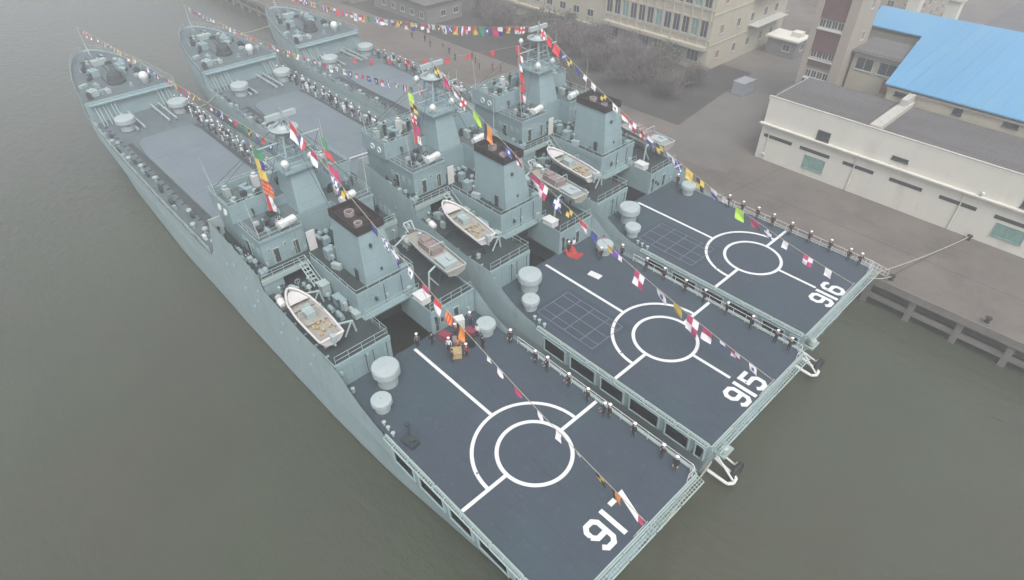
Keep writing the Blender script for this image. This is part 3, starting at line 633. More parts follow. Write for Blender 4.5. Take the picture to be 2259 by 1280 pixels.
# fittings that crowd the upper decks
rc = random.Random(91)
def fitting(x, y, z, par):
    b = MB(); t_ = rc.random(); m_ = rc.choice([SHADE, SHADE, RAIL, UPPER, UPPER, DARK, VENT])
    if t_ < .35: d = (rc.uniform(.3, 1.1), rc.uniform(.25, .6), rc.uniform(.3, 1.0)); b.cbox((x, y, z+d[2]/2), d, rc.choice([0, 0, 1.57, .4])); b.cbox((x, y, z+d[2]+.02), (d[0]*.6, d[1]*.6, .06)); nm = 'deck_locker'
    elif t_ < .55: b.lathe((x, y, z), [(.14, 0), (.14, .5), (.3, .55), (.22, .8)], 10); nm = 'small_vent'
    elif t_ < .7: b.tube((x, y, z), (x, y, z+1.0), .05, 5); b.ring((x, y, z+.8), .28, .05, rc.choice('xy'), 12, 5); nm = 'valve_wheel'
    elif t_ < .85: b.tube((x-.4, y, z+.3), (x+.4, y, z+.3), .22, 10); b.cbox((x-.35, y, z+.1), (.08, .5, .2)); b.cbox((x+.35, y, z+.1), (.08, .5, .2)); nm = 'cable_reel'
    else: b.tube((x, y, z), (x, y, z+1.4), .045, 5); b.cbox((x, y, z+1.45), (.3, .22, .22)); nm = 'deck_lamp'
    b.build(nm, m_, par)
for n_f, x0, x1, y0, y1, z in ((16, 27.2, 39, 2.7, 4.6, 10.94), (8, 36.6, 39.2, 4, 7.7, 10.94), (16, 27, 39, -4.6, -2.9, 10.94), (6, 36.4, 39.2, -7.6, -4.5, 10.94), (9, 37.4, 41, -3.5, 2.3, 13.04), (5, 31, 37, -3.7, -3.1, 13.04), (4, 31, 37, 1.3, 2.4, 13.04),
                               (16, 40, 50, 7.0, 7.8, 13.0), (14, 40, 50, -7.8, -7.0, 13.0), (9, 41.7, 45.8, 2.4, 6.2, 16.24), (8, 41.7, 45.8, -6.2, -3.0, 16.24), (20, 46.6, 50.5, -6.5, 6.5, 17.4), (5, 42, 43, -2, 1.6, 13.04)):
    for k in range(n_f): fitting(rc.uniform(x0, x1), rc.uniform(y0, y1), z, ship)
b = MB()
for e in ((50.6, 6.7, 18.3), (50.6, -6.7, 18.3), (37.2, .4, 19.3), (37.2, -2.2, 19.3), (41.4, 6.4, 16.3), (41.4, -6.4, 16.3)): b.tube((45.6, -.55, 25.4), e, .025, 4)
b.tube((45.7, 3.1, 23.2), (50.7, 5.2, 18.3), .02, 4); b.tube((45.7, -4.1, 23.2), (50.7, -5.2, 18.3), .02, 4); b.build('rigging', SHADE, mast)
b = MB()
for sg in (1, -1):
    for k in range(26): x = 56.5+k*1.75; b.box(x-.04, x+.04, sg*5.95-.25, sg*5.95+.25, 8.0, 8.14)
b.build('lashing_point', SHADE, fd)
# copies of the ship
OFF = {'917': (0, 0), '915': (.6, -19.17), '916': (1.6, -37.7)}
SH = {'917': ship, '915': copy_tree(ship), '916': copy_tree(ship)}
b = MB(); b.cbox((17.2, 7.0, 8.2), (1.5, .9, .4), .1); b.lathe((16.8, 7.0, 8.4), [(.3, 0), (.2, .15), (.2, .45), (.32, .6)], 12); b.tube((17.6, 6.7, 8.4), (17.9, 6.6, 9.3), .08, 6); b.lathe((17.95, 6.6, 9.2), [(.05, 0), (.22, .1), (.2, .35), (.05, .4)], 10); b.build('deck_winch', DKDECK, ship)
LBL = {'917': 'grey-green landing ship with 917 on its stern deck, outermost of the three, beside open water',
       '915': 'grey-green landing ship with 915 on its stern deck, moored between the other two',
       '916': 'grey-green landing ship with 916 on its stern deck, moored against the quay'}
DIG = {'9': [(0, .42), (.3, .08), (.95, .08), (1.25, .42), (1.25, 1.98), (.95, 2.32), (.3, 2.32), (0, 1.98), (0, 1.42), (.3, 1.08), (1.03, 1.08)],
       '6': [(1.25, 1.98), (.95, 2.32), (.3, 2.32), (0, 1.98), (0, .42), (.3, .08), (.95, .08), (1.25, .42), (1.25, .98), (.95, 1.32), (.22, 1.32)],
       '5': [(1.25, 2.3), (0, 2.3), (0, 1.38), (.95, 1.38), (1.25, 1.05), (1.25, .42), (.95, .08), (.3, .08), (0, .42)],
       '7': [(.0, 2.3), (1.5, 2.3), (.65, -.2)], '1': [(0, -.1), (0, 2.5)]}
for k, s_ in SH.items():
    s_.location = (OFF[k][0], OFF[k][1], 0); tag(s_, LBL[k], 'ship', 'landing ships moored side by side')
    dk = [c for c in s_.children if c.name.startswith('helideck')][0]
    v0 = -.6 if k == '917' else -1.05; sc = 1.0 if k == '917' else .95
    dk_digits = []
    for ch, y0 in zip(k, (2.3, .15, -.72) if k == '917' else (2.15, .28, -.6)):
        b = MB(); b.strip([(v0+.15+q[1]*sc*.98, y0-q[0]*sc) for q in DIG[ch]], .42, 8.018); b.build('hull_number', MARK, dk)
    if k != '917':
        b = MB(); b.strip([(CX-3.35, 0), (1.6 if k == '916' else 1.9, 0)], .32, 8.010); b.build('guide_line', MARK, dk)
        b = MB(); b.box(12.6, 21.4, 1.2, 7.0, 8.0, 8.004); b.build('games_court', COURT, dk)
        b = MB(); x0, x1, y0, y1 = 13.3, 20.9, 1.8, 6.5
        for q in [((x0, y0), (x0, y1)), ((x1, y0), (x1, y1)), ((x0, y0), (x1, y0)), ((x0, y1), (x1, y1)), ((x0, 4.15), (x1, 4.15)), ((17.1, y0), (17.1, y1)), ((15, y0), (15, y1)), ((19, y0), (19, y1)), ((x0, 2.6), (x1, 2.6)), ((x0, 5.6), (x1, 5.6))]: b.tube((q[0][0], q[0][1], 8.005), (q[1][0], q[1][1], 8.005), .045, 4)
        b.build('court_line', LINE, dk)

def W(k, x, y, z=0): return (OFF[k][0]+x, OFF[k][1]+y, z)
#@@PART2
SN = {'917': 'outer', '915': 'middle', '916': 'inner'}
ORD = ['first', 'second', 'third', 'fourth', 'fifth', 'sixth', 'seventh', 'eighth', 'ninth', 'tenth', 'eleventh', 'twelfth', 'thirteenth', 'fourteenth', 'fifteenth', 'sixteenth', 'seventeenth', 'eighteenth', 'nineteenth', 'twentieth']
ORD += ['twenty-'+q for q in ORD[:9]]+['thirtieth']+['thirty-'+q for q in ORD[:9]]+['fortieth']

# ================================================================== WATER, QUAY, YARDS
m = mat('river_water', (.046, .055, .034), .08, var=.2, vscale=.02, dirt=.7, dirtc=(.056, .049, .034), dscale=.028, dlo=.44)
b_ = m.node_tree.nodes['Principled BSDF']; n_ = m.node_tree.nodes; l_ = m.node_tree.links
tc = n_.new('ShaderNodeTexCoord'); mp = n_.new('ShaderNodeMapping'); mp.inputs['Scale'].default_value = (.5, 1.0, 1); mp.inputs['Rotation'].default_value = (0, 0, .5)
na = n_.new('ShaderNodeTexNoise'); na.inputs['Scale'].default_value = .9; na.inputs['Detail'].default_value = 5; na.inputs['Roughness'].default_value = .6
bp = n_.new('ShaderNodeBump'); bp.inputs['Strength'].default_value = .55; bp.inputs['Distance'].default_value = .35
l_.new(tc.outputs['Object'], mp.inputs[0]); l_.new(mp.outputs[0], na.inputs['Vector']); l_.new(na.outputs['Fac'], bp.inputs['Height']); l_.new(bp.outputs[0], b_.inputs['Normal'])
b = MB(); b.add([(-700, -900, 0), (1100, -900, 0), (1100, 900, 0), (-700, 900, 0)], [(0, 1, 2, 3)])
tag(b.build('water', m), 'murky brown-green river water', kind='structure')
CONC = mat('quay_concrete', (.112, .098, .085), .85, var=.22, vscale=.12, dirt=.85, dirtc=(.060, .050, .042), dscale=.11, dlo=.49, scuff=.7, bump=.15, bscale=1.5)
EDGE = mat('quay_edge_concrete', (.15, .14, .125), .85, var=.15, vscale=.5, dirt=.5, dirtc=(.09, .085, .075), dscale=.6)
EARTH = mat('dark_yard_earth', (.046, .042, .038), .95, var=.3, vscale=.12, dirt=.7, dirtc=(.026, .028, .022), dscale=.2, dlo=.42)
PAVE = mat('alley_concrete', (.115, .109, .10), .9, var=.14, vscale=.15, dirt=.5, dirtc=(.08, .075, .068), dscale=.1, dlo=.45)
QY = -50.4; QZ = 4.0
b = MB(); b.box(-150, 900, -900, QY-3.2, -1.5, QZ); b.box(-150, 900, QY-3.2, QY, 2.9, QZ)
b.cur = 1; b.box(-150, 900, QY-.02, QY+.12, QZ-1.0, QZ+.02); b.box(-150, 900, QY-.6, QY-.1, 1.0, 1.5)
for k in range(50):
    x = -46+k*5.2; b.box(x-.35, x+.35, QY-.7, QY-.05, -1.2, 2.95)
tag(b.build('quay', [CONC, EDGE]), 'brown-grey concrete quay on piles', kind='structure')
b = MB(); b.prism([(42.2, -68.6), (150, -66.3), (150, -100), (46, -100)], QZ+.001, QZ+.006); tag(b.build('yard', EARTH), 'dark earth yard below the tall cream building', kind='structure')
b = MB(); b.prism([(40.5, -58), (42, -68.6), (46, -100), (48, -160), (32, -160), (31, -70), (27, -60)], QZ+.001, QZ+.008); tag(b.build('pavement', PAVE), 'paler concrete lane running between the buildings', kind='structure')
b = MB()
for x0, y0, x1, y1 in ((-.6, -51.5, -4.2, -67.8), (24, -51.5, 22, -67.8), (-30, -51.5, -30, -67.8), (50, -51.5, 50, -66), (75, -51.5, 75, -66), (-46, -58.5, 120, -58.3)): b.strip([(x0, y0), (x1, y1)], .16, QZ+.012)
tag(b.build('ground_joint', mat('joint_tar', (.06, .055, .05), .9, var=.3)), 'dark tar joints across the quay', kind='structure')
for k, x in enumerate((-4.5, 14, 33, 52)):
    pass
def bollard(x, y, lab):
    t = empty('quay_bollard', (x, y, QZ)); tag(t, lab, 'bollard', 'bollards along the quay edge')
    b = MB(); b.lathe((0, 0, 0), [(.34, 0), (.34, .08), (.22, .12), (.2, .5), (.34, .6), (.34, .75), (.2, .8)], 14); b.build('post', SOOT, t)
    b = MB(); b.lathe((0, 0, 0), [(.45, .012), (.45, .05)], 14); b.build('base_plate', EDGE, t)
bollard(-4.6, -67.2, 'black mooring bollard at the foot of the long white warehouse wall'); bollard(-1.0, -51.2, 'low bollard on the quay edge beside the gangway of the inner ship'); bollard(-11.5, -51.2, 'bollard on the quay edge at the right border, nearest the camera')
for i, x in enumerate((4, 20, 38, 60, 84)):
    t = empty('ship_fender', (x, -47.9, .2)); tag(t, 'black floating fender between inner ship and quay, %s from the stern' % ORD[i], 'fender', 'fenders between ship and quay')
    b = MB(); b.tube((-2, 0, 0), (2, 0, 0), 1.1, 14); b.tube((-2.4, 0, 0), (-2, 0, 0), .4, 12, 1.1); b.tube((2, 0, 0), (2.4, 0, 0), 1.1, 12, .4); b.build('fender_body', RUBBER, t)
    b = MB(); b.tube((-2.3, 0, .3), (-2.3, -2.3, 3.7), .04, 5); b.build('chain', SOOT, t)
# pontoon-like brow
t = empty('gangway', (0, 0, 0)); tag(t, 'narrow metal gangway from stern corner of the 916 ship to the quay', 'gangway')
b = MB(); A0 = Vector((1.2, -45.6, 8.0)); A1 = Vector((.1, -51.4, 4.1))
for dx in (-.45, .45): b.tube(A0+Vector((dx, 0, 0)), A1+Vector((dx, 0, 0)), .08, 5)
for k in range(14): p = A0+(A1-A0)*k/13; b.tube(p+Vector((-.45, 0, .03)), p+Vector((.45, 0, .03)), .06, 4)
b.build('tread_deck', RAIL, t)
b = MB()
for dx in (-.5, .5): rail(b, [A0+Vector((dx, 0, 0)), A1+Vector((dx, 0, 0))], 1.0, 2, 1.3, .035)
b.build('handrail', WHITE, t)
def rope(p, q, sag, r, lab, mt=None, n=14, name='mooring_rope'):
    b = MB(); P = [Vector(p)+(Vector(q)-Vector(p))*i/n-Vector((0, 0, sag*4*(i/n)*(1-i/n))) for i in range(n+1)]
    b.path(P, r, 5); return tag(b.build(name, mt or ROPEM), lab, 'rope', 'mooring ropes')
rope(W('917', -1.45, -7.2, 7.5), W('915', -1.5, 7.6, 5.8), .5, .07, 'pale mooring rope from stern corner of 917 across the gap to 915')
rope(W('917', -1.7, -3.0, 6.2), W('917', -1.45, -7.2, 7.5), .2, .07, 'pale rope lying along the stern of the 917 ship')
rope(W('916', -1.2, -7.4, 7.3), (-4.6, -67.2, 4.6), .5, .06, 'long rope from stern of 916 to the bollard by the white warehouse')
rope(W('916', -1.2, -7.0, 7.3), (-1.0, -51.2, 4.6), .3, .06, 'short rope from stern of 916 to the quay edge bollard')
rope(W('915', 100, 6.5, 8.6), W('917', 97, -6.8, 8.6), .6, .06, 'rope tying 915 bow to 917 bow across the gap')
rope(W('916', 118, 3, 11.9), W('915', 118.5, -4, 11.9), .6, .07, 'rope between the bows of 915 and 916')

# ================================================================== LAUNCHES
def launch():
    t = empty('motor_launch')
    L = 8.4; st = [(-L/2, 1.18, -.1), (-L/4, 1.28, 0), (0, 1.3, .02), (L/4, 1.12, .12), (L*.38, .78, .25), (L*.46, .42, .34), (L/2, .05, .4)]
    b = MB(); P = []
    for x, hw, z in st:
        for y, zz in ((0, -1.0), (hw*.55, -.85), (hw*.92, -.35), (hw, z), (-hw, z), (-hw*.92, -.35), (-hw*.55, -.85)): P.append((x-.04*zz*(x > 2), y, zz+(.25*max(0, x-2)/2 if zz < -.3 else 0)))
    m = 7; F = []
    for i in range(len(st)-1):
        for j in (0, 1, 2, 4, 5, 6): F.append((i*m+j, i*m+(j+1) % m, (i+1)*m+(j+1) % m, (i+1)*m+j))
    F.append(tuple(range(7))); b.add(P, F); b.build('hull_shell', BOATW, t)
    b = MB()
    for s_ in (1, -1):
        P2 = [Vector((x, s_*hw*.98, z+.03)) for x, hw, z in st]; b.path(P2, .11, 6)
    b.tube((-L/2, -1.15, -.05), (-L/2, 1.15, -.05), .12, 6); b.build('gunwale', BOATW, t)
    b = MB(); b.prism([(-L/2+.1, -1.05), (0, -1.15), (L/4, -1.0), (L*.4, -.62), (L*.46, -.2), (L*.46, .2), (L*.4, .62), (L/4, 1.0), (0, 1.15), (-L/2+.1, 1.05)], -.42, -.36); b.build('floor', BOATIN, t)
    b = MB(); b.prism([(L*.24, -.95), (L*.4, -.6), (L*.46, -.2), (L*.46, .2), (L*.4, .6), (L*.24, .95)], .06, .14); b.build('fore_deck', BOATW, t)
    b = MB(); b.cbox((.2, 0, -.05), (1.3, .9, .65)); b.cbox((.75, 0, .38), (.08, .85, .35)); b.build('console', RAIL, t)
    for x in (-1.2, 1.3):
        b = MB(); b.cbox((x, 0, -.15), (.4, 2.0, .1)); b.cbox((x, .6, -.27), (.3, .1, .2)); b.cbox((x, -.6, -.27), (.3, .1, .2)); b.build('thwart', BOATIN, t)
    b = MB(); rn = random.Random(3)
    for k in range(7): b.cbox((-2.2+rn.uniform(-.9, .9), rn.uniform(-.7, .7), -.25+rn.uniform(0, .12)), (rn.uniform(.2, .5), rn.uniform(.12, .3), .2), rn.uniform(0, 3))
    b.build('gear', YELLOW, t)
    b = MB(); b.cbox((-L/2-.35, 0, .1), (.5, .42, .6)); b.cbox((-L/2-.3, 0, -.5), (.22, .16, .8)); b.tube((-L/2-.1, 0, .2), (-L/2+.5, 0, .3), .05, 5); b.build('outboard_motor', VENT, t)
    b = MB(); b.path([(-.4, -1.2, 0), (-.4, -1.1, .9), (-.4, 1.1, .9), (-.4, 1.2, 0)], .04, 5); b.build('arch', RAIL, t)
    return t
pl = launch()
def place(t, k, x, y, z, rz, lab, grp=None):
    t.location = W(k, x, y, z); t.rotation_euler.z = rz; tag(t, lab, 'boat', 'boats stowed on the boat decks')
place(pl, '917', 32.2, 6.9, 13.0, R(-2), 'white open launch with yellow gear on the port boat deck of the outermost ship')
a = copy_tree(pl); place(a, '915', 33.0, 6.0, 13.6, R(-6), 'white launch with yellow gear on the port side of the middle ship')
a = copy_tree(pl); place(a, '916', 33.0, 6.2, 13.5, R(-5), 'white launch on the port side of the inner ship by the quay')
def workboat(k, lab):
    t = empty('work_boat'); L = 9.0
    b = MB(); st = [(-L/2, 1.15), (0, 1.25), (L*.3, 1.05), (L*.44, .6), (L/2, .1)]; P = []
    for x, hw in st:
        for y, zz in ((0, -.8), (hw*.85, -.45), (hw, .15), (-hw, .15), (-hw*.85, -.45)): P.append((x, y, zz))
    F = []
    for i in range(len(st)-1):
        for j in (0, 1, 3, 4): F.append((i*5+j, i*5+(j+1) % 5, (i+1)*5+(j+1) % 5, (i+1)*5+j))
    F.append((0, 1, 2, 3, 4)); b.add(P, F); b.build('hull_shell', BOATIN, t)
    b = MB()
    for s_ in (1, -1): b.path([Vector((x, s_*hw, .18)) for x, hw in st], .07, 6)
    b.tube((-L/2, -1.15, .18), (-L/2, 1.15, .18), .07, 6); b.build('gunwale', VENT, t)
    b = MB(); b.prism([(-L/2+.08, -1.05), (0, -1.15), (L*.3, -.95), (L*.43, -.5), (L*.43, .5), (L*.3, .95), (0, 1.15), (-L/2+.08, 1.05)], -.15, -.08); b.build('floor', BOATIN, t)
    b = MB(); b.cbox((.2, 0, .25), (2.6, 1.3, .7)); b.cbox((1.0, 0, .7), (.9, 1.0, .25)); b.build('engine_cover', PINK, t)
    b = MB(); b.cbox((-2.8, .1, .12), (1.9, 1.6, .4)); b.cbox((-3.0, -.2, .42), (.7, .5, .2)); b.build('locker', VENT, t)
    b = MB(); b.path([(L*.42, -.4, .2), (L*.5, -.5, 1.0), (L*.5, .5, 1.0), (L*.42, .4, .2)], .09, 6); b.ring((L*.44, .2, .8), .3, .1, 'y', 12, 6); b.tube((-1.1, 1.0, .2), (-1.1, .8, 1.2), .05, 5); b.tube((-1.1, -1.0, .2), (-1.1, -.8, 1.2), .05, 5); b.tube((-1.1, .8, 1.2), (-1.1, -.8, 1.2), .05, 5)
    b.lathe((2.6, -.3, 0), [(.2, 0), (.25, .5), (.1, .6)], 10); b.build('frame', VENT, t)
    return t
wb0 = workboat('917', '')
place(wb0, '917', 31.4, -6.9, 13.9, R(-4), 'grey workboat with faded red engine cover on the starboard side of the outermost ship')
a = copy_tree(wb0); place(a, '915', 31.4, -6.9, 13.9, R(-4), 'grey workboat with faded red cover on the starboard side of the middle ship')
a = copy_tree(wb0); place(a, '916', 31.4, -6.9, 13.7, R(-3), 'grey workboat behind the funnel of the 916 ship beside the quay')

# ================================================================== SIGNAL FLAGS
PAT = {
 'rw': lambda u, v: 'r' if u < .5 else 'w', 'wb': lambda u, v: 'w' if u < .5 else 'b', 'ry': lambda u, v: 'r' if (u < v) else 'y', 'check': lambda u, v: 'w' if (u < .5) == (v < .5) else 'm',
 'bcheck': lambda u, v: 'b' if (int(u*4)+int(v*4)) % 2 else 'w', 'border': lambda u, v: 'w' if .3 < u < .7 and .3 < v < .7 else 'b', 'wborder': lambda u, v: 'b' if .3 < u < .7 and .3 < v < .7 else 'w',
 'hoz': lambda u, v: 'rwb'[min(2, int(v*3))], 'oy': lambda u, v: 'o' if int(v*6) % 2 else 'r', 'ye': lambda u, v: 'y', 'red': lambda u, v: 'r', 'blu': lambda u, v: 'b', 'crs': lambda u, v: 'w' if abs(u-.5) < .14 or abs(v-.5) < .14 else 'b',
 'rcrs': lambda u, v: 'r' if abs(u-.5) < .14 or abs(v-.5) < .14 else 'w', 'sal': lambda u, v: 'w' if abs(u-v) < .16 or abs(u+v-1) < .16 else 'b', 'yk': lambda u, v: 'y' if (u < .5) == (v < .5) else 'k', 'ylk': lambda u, v: 'k' if .34 < v < .66 else 'y',
 'mag': lambda u, v: 'm', 'wht': lambda u, v: 'w', 'lime': lambda u, v: 'g', 'grn': lambda u, v: 'e', 'org': lambda u, v: 'o' if v < .6 else 'k', 'ybl': lambda u, v: 'y' if u < .5 else 'b', 'mwd': lambda u, v: 'm' if (u < .5) else 'w'}
CODE = 'rmwbyokge'
def flag(root, p, d, hang, s_, pat, rn, fly=1.2):
    n, q = 6, 6; P = []; ph = rn.uniform(0, 6); side = Vector(d).cross(Vector(hang)).normalized(); amp = .10*s_
    b = MB()
    for j in range(q+1):
        for i in range(n+1):
            u, v = i/n, j/q
            pt = Vector(p)+Vector(d)*(s_*(v-.5))+Vector(hang)*(s_*fly*u*(1-.06*math.sin(v*3+ph)))+side*(amp*u*math.sin(5*u+3*v+ph))
            P.append(pt)
    b.v = [tuple(x) for x in P]
    for j in range(q):
        for i in range(n): b.f.append([j*(n+1)+i, j*(n+1)+i+1, (j+1)*(n+1)+i+1, (j+1)*(n+1)+i]); b.mi.append(CODE.index(PAT[pat]((i+.5)/n, (j+.5)/q))); b.sm.append(True)
    f = b.build('flag', [FL[c] for c in CODE], root); f['label'] = PATL.get(pat, 'bright signal flag')
PATL = {'rw': 'red and white flag', 'wb': 'white and blue flag', 'ry': 'red and yellow diagonal flag', 'check': 'crimson and white quartered flag', 'bcheck': 'blue and white chequered flag', 'border': 'blue flag with white centre', 'wborder': 'white flag with blue centre',
 'hoz': 'red, white and blue striped flag', 'oy': 'orange and red striped flag', 'ye': 'plain yellow flag', 'red': 'plain red flag', 'blu': 'plain blue flag', 'crs': 'blue flag with white cross', 'rcrs': 'white flag with red cross', 'sal': 'blue flag with white diagonal cross',
 'yk': 'yellow and black quartered flag', 'ylk': 'yellow flag with black band', 'mag': 'plain crimson flag', 'wht': 'plain white flag', 'lime': 'lime green flag', 'grn': 'dark green flag', 'org': 'orange and black flag', 'ybl': 'yellow and blue flag', 'mwd': 'crimson and white halved flag'}
ALLP = ['rw', 'wb', 'ry', 'check', 'bcheck', 'border', 'wborder', 'hoz', 'ye', 'red', 'crs', 'rcrs', 'sal', 'yk', 'mag', 'wht', 'grn', 'ybl', 'mwd']
def flagline(k, p0, p1, sag, items, lab, seed, r=.03, wind=(-.35, .25), fs=.86):
    rn = random.Random(seed); t = empty('flag_line', W(k, *p0)); tag(t, lab, 'flag line', 'dressing lines of signal flags')
    p0 = Vector(p0); p1 = Vector(p1)
    at = lambda f: (p1-p0)*f-Vector((0, 0, sag*4*f*(1-f)))
    b = MB(); b.path([at(i/24) for i in range(25)], r, 4); b.build('rope', ROPEM, t)
    for f, pat, s_ in items:
        d = (at(min(1, f+.01))-at(max(0, f-.01))).normalized()
        h = Vector((wind[0]+rn.uniform(-.25, .25), wind[1]+rn.uniform(-.3, .3), -1)).normalized()
        flag(t, at(f), d, h, s_*fs, pat, rn, rn.uniform(.85, 1.25))
    return t
MT = (45.6, -.7, 26.0); ST = (-1.65, -.4, 10.2); BW = (124.4, 0, 17.1)
def seqi(n, f0, f1, seed, smin=1.0, smax=1.35):
    rn = random.Random(seed); return [(f0+(f1-f0)*(i+rn.uniform(-.18, .18))/max(1, n-1), rn.choice(ALLP), rn.uniform(smin, smax)) for i in range(n)]
flagline('917', ST, (45, -.7, 26), 1.6, [(.012, 'mag', .55), (.062, 'org', .95), (.10, 'yk', 1.0), (.145, 'wht', .5), (.19, 'wht', .7), (.235, 'wht', .7), (.29, 'mag', .9), (.335, 'wht', .8), (.365, 'wht', .6), (.44, 'org', 1.3), (.47, 'oy', 1.1), (.505, 'rw', 1.1), (.54, 'mwd', 1.1), (.585, 'wborder', .8), (.64, 'crs', 1.2), (.665, 'bcheck', 1.2), (.70, 'blu', 1.1), (.80, 'yk', 1.2), (.83, 'bcheck', 1.3), (.865, 'ybl', 1.0), (.90, 'mwd', 1.3), (.94, 'hoz', 1.2), (.975, 'rw', 1.7)],
         'sparse line of signal flags from the outer ship stern up to its mast', 1)
flagline('917', (46.8, -.5, 21.5), BW, -.4, seqi(44, .02, .97, 2, .65, 1.0), 'line of signal flags from the outer ship mast forward down to its bow', 2)
flagline('915', ST, MT, 2.1, [(.045, 'wborder', .9), (.085, 'check', 1.2), (.115, 'wb', .7), (.15, 'mwd', 1.3), (.185, 'check', 1.6), (.225, 'ye', 1.2), (.27, 'wborder', 1.2), (.325, 'check', 1.5), (.38, 'wht', .6), (.41, 'ye', .8), (.455, 'blu', 1.0), (.49, 'rw', 1.2), (.53, 'yk', 1.0), (.565, 'crs', 1.2), (.61, 'check', 1.4), (.64, 'mwd', 1.5), (.70, 'rcrs', 1.2), (.73, 'border', 1.2), (.80, 'org', 1.7), (.845, 'lime', 1.5), (.885, 'rcrs', 1.1), (.92, 'rw', 1.2), (.955, 'mag', 1.3), (.985, 'yk', 1.1)],
         'line of signal flags from the middle ship stern over its funnel to the mast', 3)
flagline('915', (46.8, -.5, 22.5), BW, 1.6, seqi(46, .02, .97, 5, .65, 1.0), 'line of signal flags from the middle ship mast forward down to its bow', 4)
flagline('916', ST, MT, 2.4, [(.06, 'wht', .9), (.11, 'check', 1.3), (.17, 'wht', .8), (.22, 'crs', 1.1), (.26, 'mag', 1.4), (.30, 'lime', 1.4), (.345, 'wht', 1.0), (.38, 'wb', 1.1), (.42, 'yk', 1.4), (.455, 'ye', 1.3), (.49, 'sal', 1.2), (.52, 'wborder', 1.4), (.555, 'yk', 1.3), (.585, 'wb', 1.1), (.615, 'rcrs', 1.1), (.645, 'check', 1.4), (.675, 'rw', 1.2), (.71, 'wborder', 1.1), (.75, 'yk', 1.0), (.79, 'wht', 1.0), (.82, 'wht', .8), (.855, 'blu', 1.2), (.88, 'yk', 1.0), (.905, 'sal', 1.3), (.93, 'red', 1.5), (.96, 'red', 1.2), (.985, 'rcrs', 1.1)],
         'dense line of signal flags from the inner ship stern over its funnel to mast', 5)
flagline('916', MT, BW, 2.6, seqi(52, .04, .97, 9, .9, 1.35), 'line of large signal flags from the inner ship mast forward to its bow', 6)
# vertical hoists at the yard arms
flagline('917', (45.7, 3.1, 24.0), (44.6, 3.6, 17.0), .0, [(.12, 'grn', 1.2), (.27, 'ybl', 1.2), (.42, 'ye', 1.2), (.6, 'oy', 1.7), (.78, 'mwd', 1.1), (.92, 'rw', 1.0)], 'vertical hoist of orange and yellow flags at the outer ship port yardarm', 7, wind=(-.2, -1.0))
flagline('917', (45.7, -4.1, 23.2), (42.5, -3.0, 17.0), .0, [(.15, 'grn', 1.3), (.35, 'red', 1.0), (.6, 'mag', 1.6), (.8, 'mag', 1.2)], 'hoist of crimson flags at the outer ship starboard yardarm', 8, wind=(-.8, -.6))
flagline('915', (45.7, 3.1, 24.0), (44.6, 3.6, 17.0), .0, [(.12, 'lime', 1.1), (.27, 'yk', 1.1), (.45, 'rcrs', 1.2), (.62, 'mag', 1.3), (.8, 'rw', 1.2)], 'vertical hoist of red and white flags at the middle ship port yardarm', 9, wind=(-.2, -1.0))
flagline('916', (45.7, 3.1, 24.0), (44.6, 3.6, 17.0), .0, [(.15, 'rw', 1.0), (.32, 'wht', .9), (.5, 'red', 1.3), (.7, 'red', 1.2), (.88, 'mwd', 1.1)], 'vertical hoist of red flags at the inner ship port yardarm', 10, wind=(-.2, -1.0))
flagline('916', (45.6, .3, 24.2), (92, 5.5, 12), 1.5, [(.06+.1*i, 'red', 1.0) for i in range(9)], 'lower line of small plain red flags running forward from the inner ship mast', 11)

# ================================================================== PEOPLE
def skinned(name, chains, mt, sub=1, root0=0):
    me = bpy.data.meshes.new(name+'_rig'); V = []; Ed = []; Rr = []; idx = {}
    def vid(p, r):
        key = tuple(round(c, 4) for c in p)
        if key not in idx: idx[key] = len(V); V.append(p); Rr.append(r)
        return idx[key]
    for ch in chains:
        ids = [vid(p, r) for p, r in ch]; Ed += [(a, b_) for a, b_ in zip(ids, ids[1:])]
    me.from_pydata(V, Ed, []); o = bpy.data.objects.new(name+'_rig', me); col.objects.link(o)
    md = o.modifiers.new('s', 'SKIN'); md.use_smooth_shade = True
    if sub: sb = o.modifiers.new('u', 'SUBSURF'); sb.levels = sub; sb.render_levels = sub
    lay = me.skin_vertices[0].data
    for i, r in enumerate(Rr): lay[i].radius = r if isinstance(r, tuple) else (r, r); lay[i].use_root = (i == root0)
    dg = bpy.context.evaluated_depsgraph_get(); ev = o.evaluated_get(dg); nm = bpy.data.meshes.new_from_object(ev); nm.name = name
    bpy.data.objects.remove(o); bpy.data.meshes.remove(me)
    nm.materials.clear(); nm.materials.append(mt)
    for p in nm.polygons: p.use_smooth = True
    return nm
